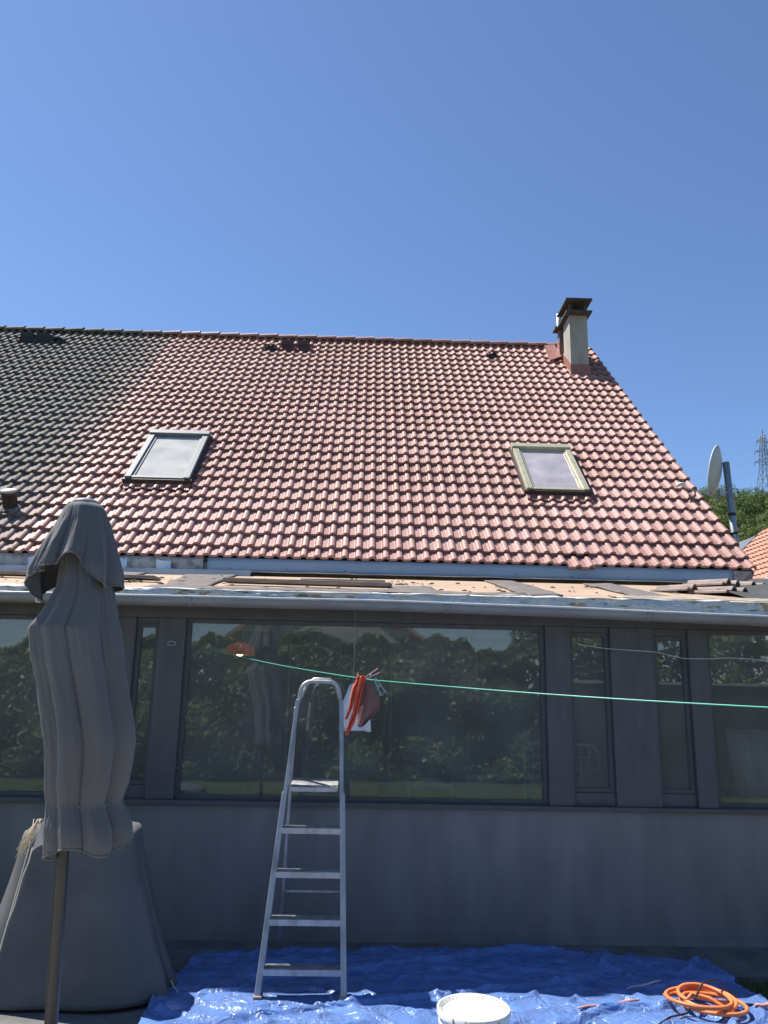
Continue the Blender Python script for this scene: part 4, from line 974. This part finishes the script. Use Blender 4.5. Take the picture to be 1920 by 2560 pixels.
# ------------------------------------------------------------------ satellite dish
sd = empty('satellite_dish', (4.86,10,0), 'grey satellite dish on a leaning steel pole beside the right gable', 'satellite dish')
mb = MB(); mb.tube([(4.99,10,0),(4.905,10,3.2),(4.852,10,4.72)], .044, 16); mb.build('pole', M_['galv'], sd)
mb = MB()
for z in (3.22,3.72,3.98): mb.lathe((4.893-.012*(z-3.2)*1.5, 10, z), [(.045,0),(.051,0),(.051,.035),(.045,.035)], 16)
mb.build('clamp_band', M_['black'], sd)
ax = Vector((-.80,.56,.22)).normalized(); cdish = Vector((4.715,9.98,4.585))
mb = MB(); R0 = .345; prf = [(R0*k/10, .075*(k/10)**2) for k in range(11)]
Rm = ax.to_track_quat('Z','Y').to_matrix()
vs = []; n = 40
for r_, z in prf:
    for j in range(n):
        a = 6.28318*j/n; vs.append(cdish-ax*.04+Rm @ Vector((r_*math.cos(a)*.92, r_*math.sin(a), z)))
mb.add(vs, [(i*n+j, i*n+(j+1) % n, (i+1)*n+(j+1) % n, (i+1)*n+j) for i in range(10) for j in range(n)], 0, True)
dsh = mb.build('dish', M_['dish'], sd, solid=.008)
mb = MB(); mb.tube([vs[10*n+j] for j in range(n)], .008, 6, closed=True); mb.build('rim', M_['white'], dsh)
mb = MB(); mb.box((4.72,9.96,4.24), (4.79,10.03,4.34)); mb.bar((4.76,10,4.29), (4.87,10,4.30), .035, .035); mb.build('bracket', M_['dish'], sd, bevel=.006)
mb = MB(); mb.tube([(4.72,9.96,4.21),(4.50,9.80,4.19),(4.11,9.62,4.245)], .012, 8); mb.build('arm', M_['galv'], sd)
mb = MB(); mb.tube([(4.11,9.62,4.245),(4.08,9.60,4.29)], .016, 10); mb.tube([(4.085,9.60,4.285),(4.03,9.56,4.275),(3.98,9.55,4.255)], [.026,.026,.02], 12); mb.build('receiver', M_['white'], sd)
mb = MB(); mb.tube([(4.86,9.95,3.45),(4.70,9.8,3.52),(4.62,9.7,3.50),(4.50,9.5,3.40)], .010, 8); mb.build('wire', M_['rope'], sd)

# ------------------------------------------------------------------ neighbouring roofs on the right
nh = empty('house', (8.4,12.5,0), 'neighbouring house at the right edge with an orange tiled roof', 'house')
xe, zee, xr, zr = 6.96, 3.63, 8.46, 5.09
L_ = math.hypot(xr-xe, zr-zee); ex = Vector((xr-xe, 0, zr-zee))/L_; nx_ = Vector((-ex.z, 0, ex.x))
mb = MB(); g0 = .19; nr = int(L_/g0)+1
for r in range(nr):
    for c in range(40):
        y0 = 10+c*.15; a0 = r*g0; a1 = min(a0+g0+.02, L_); tt = random.random()*.5
        base = Vector((xe, 0, zee))
        def P(a, y, hh): return base+ex*a+nx_*hh+Vector((0, y, 0))
        pr_ = [(0,.0),(.035,.004),(.07,.022),(.11,.024),(.149,.0)]
        v_ = [P(a0, y0+u, .035+hh) for u, hh in pr_]+[P(a1, y0+u, .005+hh) for u, hh in pr_]+[P(a0, y0+u, .015+hh) for u, hh in pr_]
        mb.add(v_, [(i, i+1, 5+i+1, 5+i) for i in range(4)]+[(i, 10+i, 11+i, i+1) for i in range(4)], tt)
mb.build('roof', M_['orangetile'], nh, fix=False)
mb = MB(); b0 = Vector((xe,10,zee)); mb.prism([b0-nx_*.005, b0-nx_*.12, Vector((xr,10,zr))-nx_*.12, Vector((xr,10,zr))-nx_*.005, Vector((2*xr-xe,10,zee)), Vector((2*xr-xe,10,zee-.12)), Vector((xr,10,zr-.16)), ][:4], (0,6,0)); 
mb.prism([(xr+.002,10,zr-.01),(2*xr-xe,10,zee),(2*xr-xe,10,zee-.1),(xr+.002,10,zr-.14)], (0,6,0)); mb.build('roof_deck', M_['slate'], nh)
mb = MB(); mb.prism([(xe+.2,10.1,0),(2*xr-xe-.2,10.1,0),(2*xr-xe-.2,10.1,zee-.0),(xr,10.1,zr-.25),(xe+.2,10.1,zee)], (0,5.8,0)); mb.build('wall', M_['plaster'], nh)
mb = MB(); mb.box((xe-.10,10,zee-.08), (xe-.0,16,zee+.005)); mb.build('gutter', M_['white'], nh)
mb = MB(); mb.prism([Vector((xe,16.002,zee))+nx_*.05, Vector((xe,16.002,zee))-nx_*.13, Vector((xr,16.002,zr))-nx_*.13, Vector((xr,16.002,zr))+nx_*.05], (0,.03,0)); mb.build('barge_board', M_['black'], nh)
sh = empty('house', (9.5,18.2,0), 'farther house with a smooth blue grey roof behind the orange tiled one', 'house')
mb = MB(); mb.prism([(9.5,17.2,5.49),(7.7,17.2,4.15),(7.7,17.2,4.05),(9.5,17.2,5.39)], (0,2.2,0)); mb.prism([(9.504,17.2,5.485),(11.3,17.2,4.15),(11.3,17.2,4.05),(9.504,17.2,5.385)], (0,2.2,0)); mb.build('roof', M_['slate'], sh)
mb = MB(); mb.prism([(7.9,17.3,0),(11.1,17.3,0),(11.1,17.3,4.15),(9.5,17.3,5.36),(7.9,17.3,4.15)], (0,2.0,0)); mb.build('wall', M_['plaster'], sh)
mb = MB(); mb.tube([(8.55,17.0,4.6),(8.55,17.0,5.55)], .012, 6)
# aerial seen just past the rake of the main roof
ae = MB(); ax0 = Vector((13.25,30,8.65))
ae.tube([ax0+Vector((0,0,-4.5)), ax0+Vector((0,0,.25))], .025, 6); ae.tube([ax0+Vector((-.25,0,.02)), ax0+Vector((.3,0,-.02))], .018, 6)
for i in range(6): ae.tube([ax0+Vector((-.2+i*.09,-.02,-.10)), ax0+Vector((-.2+i*.09,.02,.14))], .010, 5)
tag(ae.build('television_aerial', M_['pylon']), 'tiny television aerial on a mast seen just past the right edge of the roof', 'aerial')

# ------------------------------------------------------------------ wooded hill and pylon
fo = MB(); rnd = random.Random(3)
def crown(cx, cy, cz, r, n, mb, leaf, flat=.85):
    lob = [(Vector((rnd.gauss(0,.45), rnd.gauss(0,.45), rnd.uniform(-.3,.55)))*r, rnd.uniform(.35,.6)*r) for _ in range(7)]
    t0 = rnd.uniform(0,.6)
    for _ in range(n):
        c, lr = rnd.choice(lob); d = Vector((rnd.gauss(0,1), rnd.gauss(0,1), rnd.gauss(0,1)+.25)).normalized()
        p = Vector((cx, cy, cz))+c+d*lr*rnd.uniform(.75,1.05); nn = (d+Vector((rnd.gauss(0,.5), rnd.gauss(0,.5), rnd.gauss(0,.5)))).normalized()
        a = nn.orthogonal().normalized(); a.rotate(Matrix.Rotation(rnd.uniform(0,6.28), 3, nn)); b_ = nn.cross(a); s = leaf*rnd.uniform(.5,1.2)
        mb.add([p-a*s, p-b_*s*.6, p+a*s, p+b_*s*.6], [(0,1,2,3)], min(1, t0+rnd.uniform(0,.45)))
for i in range(34):
    for j in range(9):
        y = 122+j*9+rnd.uniform(-3,3); x = 52+i*3.3*(y/170)+rnd.uniform(-1.5,1.5)
        z = hillz(x, y); vis = .40 < x/y < .60
        crown(x, y, z+rnd.uniform(.8,2.6), rnd.uniform(2.2,3.6), 1300 if vis else 110, fo, .20 if vis else .8)
M_['leaf'] = mat('woodland_leaves', (.085,.15,.035), .7, c2=(.05,.09,.025), sc=.25, tintc=(.15,.19,.05), trans=.35)
tag(fo.build('wood', M_['leaf'], fix=False), 'dense green wood covering the distant hillside at the right', 'wood', kind='stuff')
py = empty('electricity_pylon', (214.5,400,60), 'steel lattice electricity pylon rising behind the wooded hill', 'pylon')
mb = MB(); pz0, pz1 = 60.0, 143.0
def hw(z): return .9+(146-z)*.04 if z > 124 else 1.78+(124-z)*.115
pc = lambda z: 215.8-.045*(146-z)*.9
yaw = R(35)
def leg(z, sx, sy):
    w = hw(z); x, y = sx*w, sy*w; return Vector((pc(z)+x*math.cos(yaw)-y*math.sin(yaw), 400+x*math.sin(yaw)+y*math.cos(yaw), z))
for sx in (-1,1):
    for sy in (-1,1): mb.tube([leg(z, sx, sy) for z in (pz0, 90, 110, 124, 135, pz1)], .17, 5)
z = pz0; C4 = [(-1,-1),(1,-1),(1,1),(-1,1)]
while z < pz1-1:
    dz = max(1.8, hw(z)*1.7); z2 = min(z+dz, pz1)
    for i in range(4):
        a, c = C4[i], C4[(i+1) % 4]; mb.tube([leg(z, *a), leg(z2, *c)], .09, 4); mb.tube([leg(z, *c), leg(z2, *a)], .09, 4); mb.tube([leg(z2, *a), leg(z2, *c)], .08, 4)
    z = z2
mb.tube([Vector((pc(143),400,143)), Vector((pc(147),400,147))], .22, 5)
mb.build('tower', M_['pylon'], py)
tips = []
for z, L_ in ((138.5,4.6),(132.5,5.8),(126.5,6.2)):
    mb = MB()
    for s in (-1, 1):
        t = Vector((pc(z)+s*L_, 400+s*1.5, z)); tips.append(t)
        for sy in (-1,1): mb.tube([leg(z, s, sy), t], .11, 4); mb.tube([leg(z+2, s, sy), t], .11, 4)
        for k in (.33,.66): mb.tube([leg(z, s, 1).lerp(t, k), leg(z+2, s, -1).lerp(t, k)], .08, 4)
    arm = mb.build('cross_arm', M_['pylon'], py)
    mb = MB()
    for t in tips[-2:]: mb.tube([t, t-Vector((0,0,1.8))], .16, 5)
    mb.build('insulators', M_['pylon'], arm)
for i, (z, lab) in enumerate(((138.5,'topmost'),(136.2,'second'),(132.5,'third'),(130.0,'fourth'),(126.5,'fifth'),(123.6,'lowest'))):
    a = Vector((pc(z)-3.6-.3*i, 400, z-1.8)); b_ = Vector((20, 395, z-46-1.5*i)); n = 24
    mb = MB(); mb.tube([a.lerp(b_, k/n)-Vector((0,0,7*math.sin(math.pi*k/n))) for k in range(n+1)], .028, 4)
    tag(mb.build('power_line', M_['pylon']), f'{lab} of the thin power lines running left from the pylon', 'power line', 'power lines from the pylon')

# ------------------------------------------------------------------ invented garden behind the viewer, added for the veranda glass to mirror
M_['hedgeleaf'] = mat('hedge_leaves', (.09,.15,.035), .45, c2=(.035,.06,.018), sc=1.2, tintc=(.26,.32,.10), trans=.3)
def hedge(x0, x1, y, hh, dep, n, name, label, cat_, leaf=.06):
    o = empty(name, ((x0+x1)/2, y, 0), label, cat_); mb = MB()
    for _ in range(n):
        x = rnd.uniform(x0, x1); top = hh*(.92+.22*noise.noise(Vector((x*.8, y, 2)))+.08*noise.noise(Vector((x*3, y, 7))))
        z = top*(1-rnd.random()**1.5*.98); dd = dep*(.5+.35*noise.noise(Vector((x*1.3, z*1.5, 3)))+.12*rnd.random())
        p = Vector((x, y+dd*(.5+.5*(z/top < .9)), z)); nn = Vector((rnd.gauss(0,.6), 1+rnd.gauss(0,.6), .5+rnd.gauss(0,.6))).normalized()
        a = nn.orthogonal().normalized(); a.rotate(Matrix.Rotation(rnd.uniform(0,6.28), 3, nn)); b_ = nn.cross(a); s = leaf*rnd.uniform(.6,1.5)
        mb.add([p-a*s, p-b_*s*.55, p+a*s, p+b_*s*.55], [(0,1,2,3)], rnd.random()**2)
    mb.build('foliage', M_['hedgeleaf'], o, fix=False)
    st = MB()
    for i in range(int((x1-x0)/.9)): 
        x = x0+.4+i*.9; st.tube([(x, y, -.05), (x+.05, y+.05, hh*.5), (x-.03, y, hh*.85)], [.05,.035,.012], 6)
    st.build('stems', M_['wood'], o)
hedge(-7.5, -1.6, -4.2, 2.75, 1.1, 17000, 'hedge', 'leafy hedge mirrored in the left part of the veranda glass', 'hedge')
hedge(-1.7, 3.2, -4.8, 2.85, 1.2, 19000, 'hedge', 'tall leafy hedge mirrored in the middle of the veranda glass', 'hedge')
hedge(3.0, 9.0, -5.5, 3.9, 1.6, 18000, 'hedge', 'tall bushy hedge mirrored in the right hand windows', 'hedge')
gh = empty('house', (1,-17,0), 'pale gabled house across the garden, mirrored in the veranda glass', 'house')
mb = MB(); mb.box((-4,-22,0), (1.6,-15,3.6)); mb.prism([(-4,-15,3.6),(1.6,-15,3.6),(-1.2,-15,5.6)], (0,-7,0)); mb.build('wall', mat('pale_house_wall', (.5,.5,.48), .9), gh)
mb = MB(); mb.prism([(-4.5,-14.7,3.35),(-1.2,-14.7,5.75),(2.1,-14.7,3.35),(2.1,-14.7,3.2),(-1.2,-14.7,5.58),(-4.5,-14.7,3.2)], (0,-8,0)); mb.build('roof', M_['orangetile'], gh)

gf = empty('garden_fence', (6.5,-2.5,0), 'dark wooden garden fence with a pale coping, mirrored in the right hand windows', 'fence')
mb = MB()
for i in range(44): mb.box((3.3+i*.15,-2.52,-.05), (3.3+i*.15+.142,-2.50,1.82))
mb.build('boards', mat('dark_fence_wood', (.05,.042,.036), .9), gf)
mb = MB(); mb.box((3.25,-2.58,1.822), (9.95,-2.44,1.87)); mb.build('coping', M_['plaster'], gf)
S.render.engine = 'CYCLES'
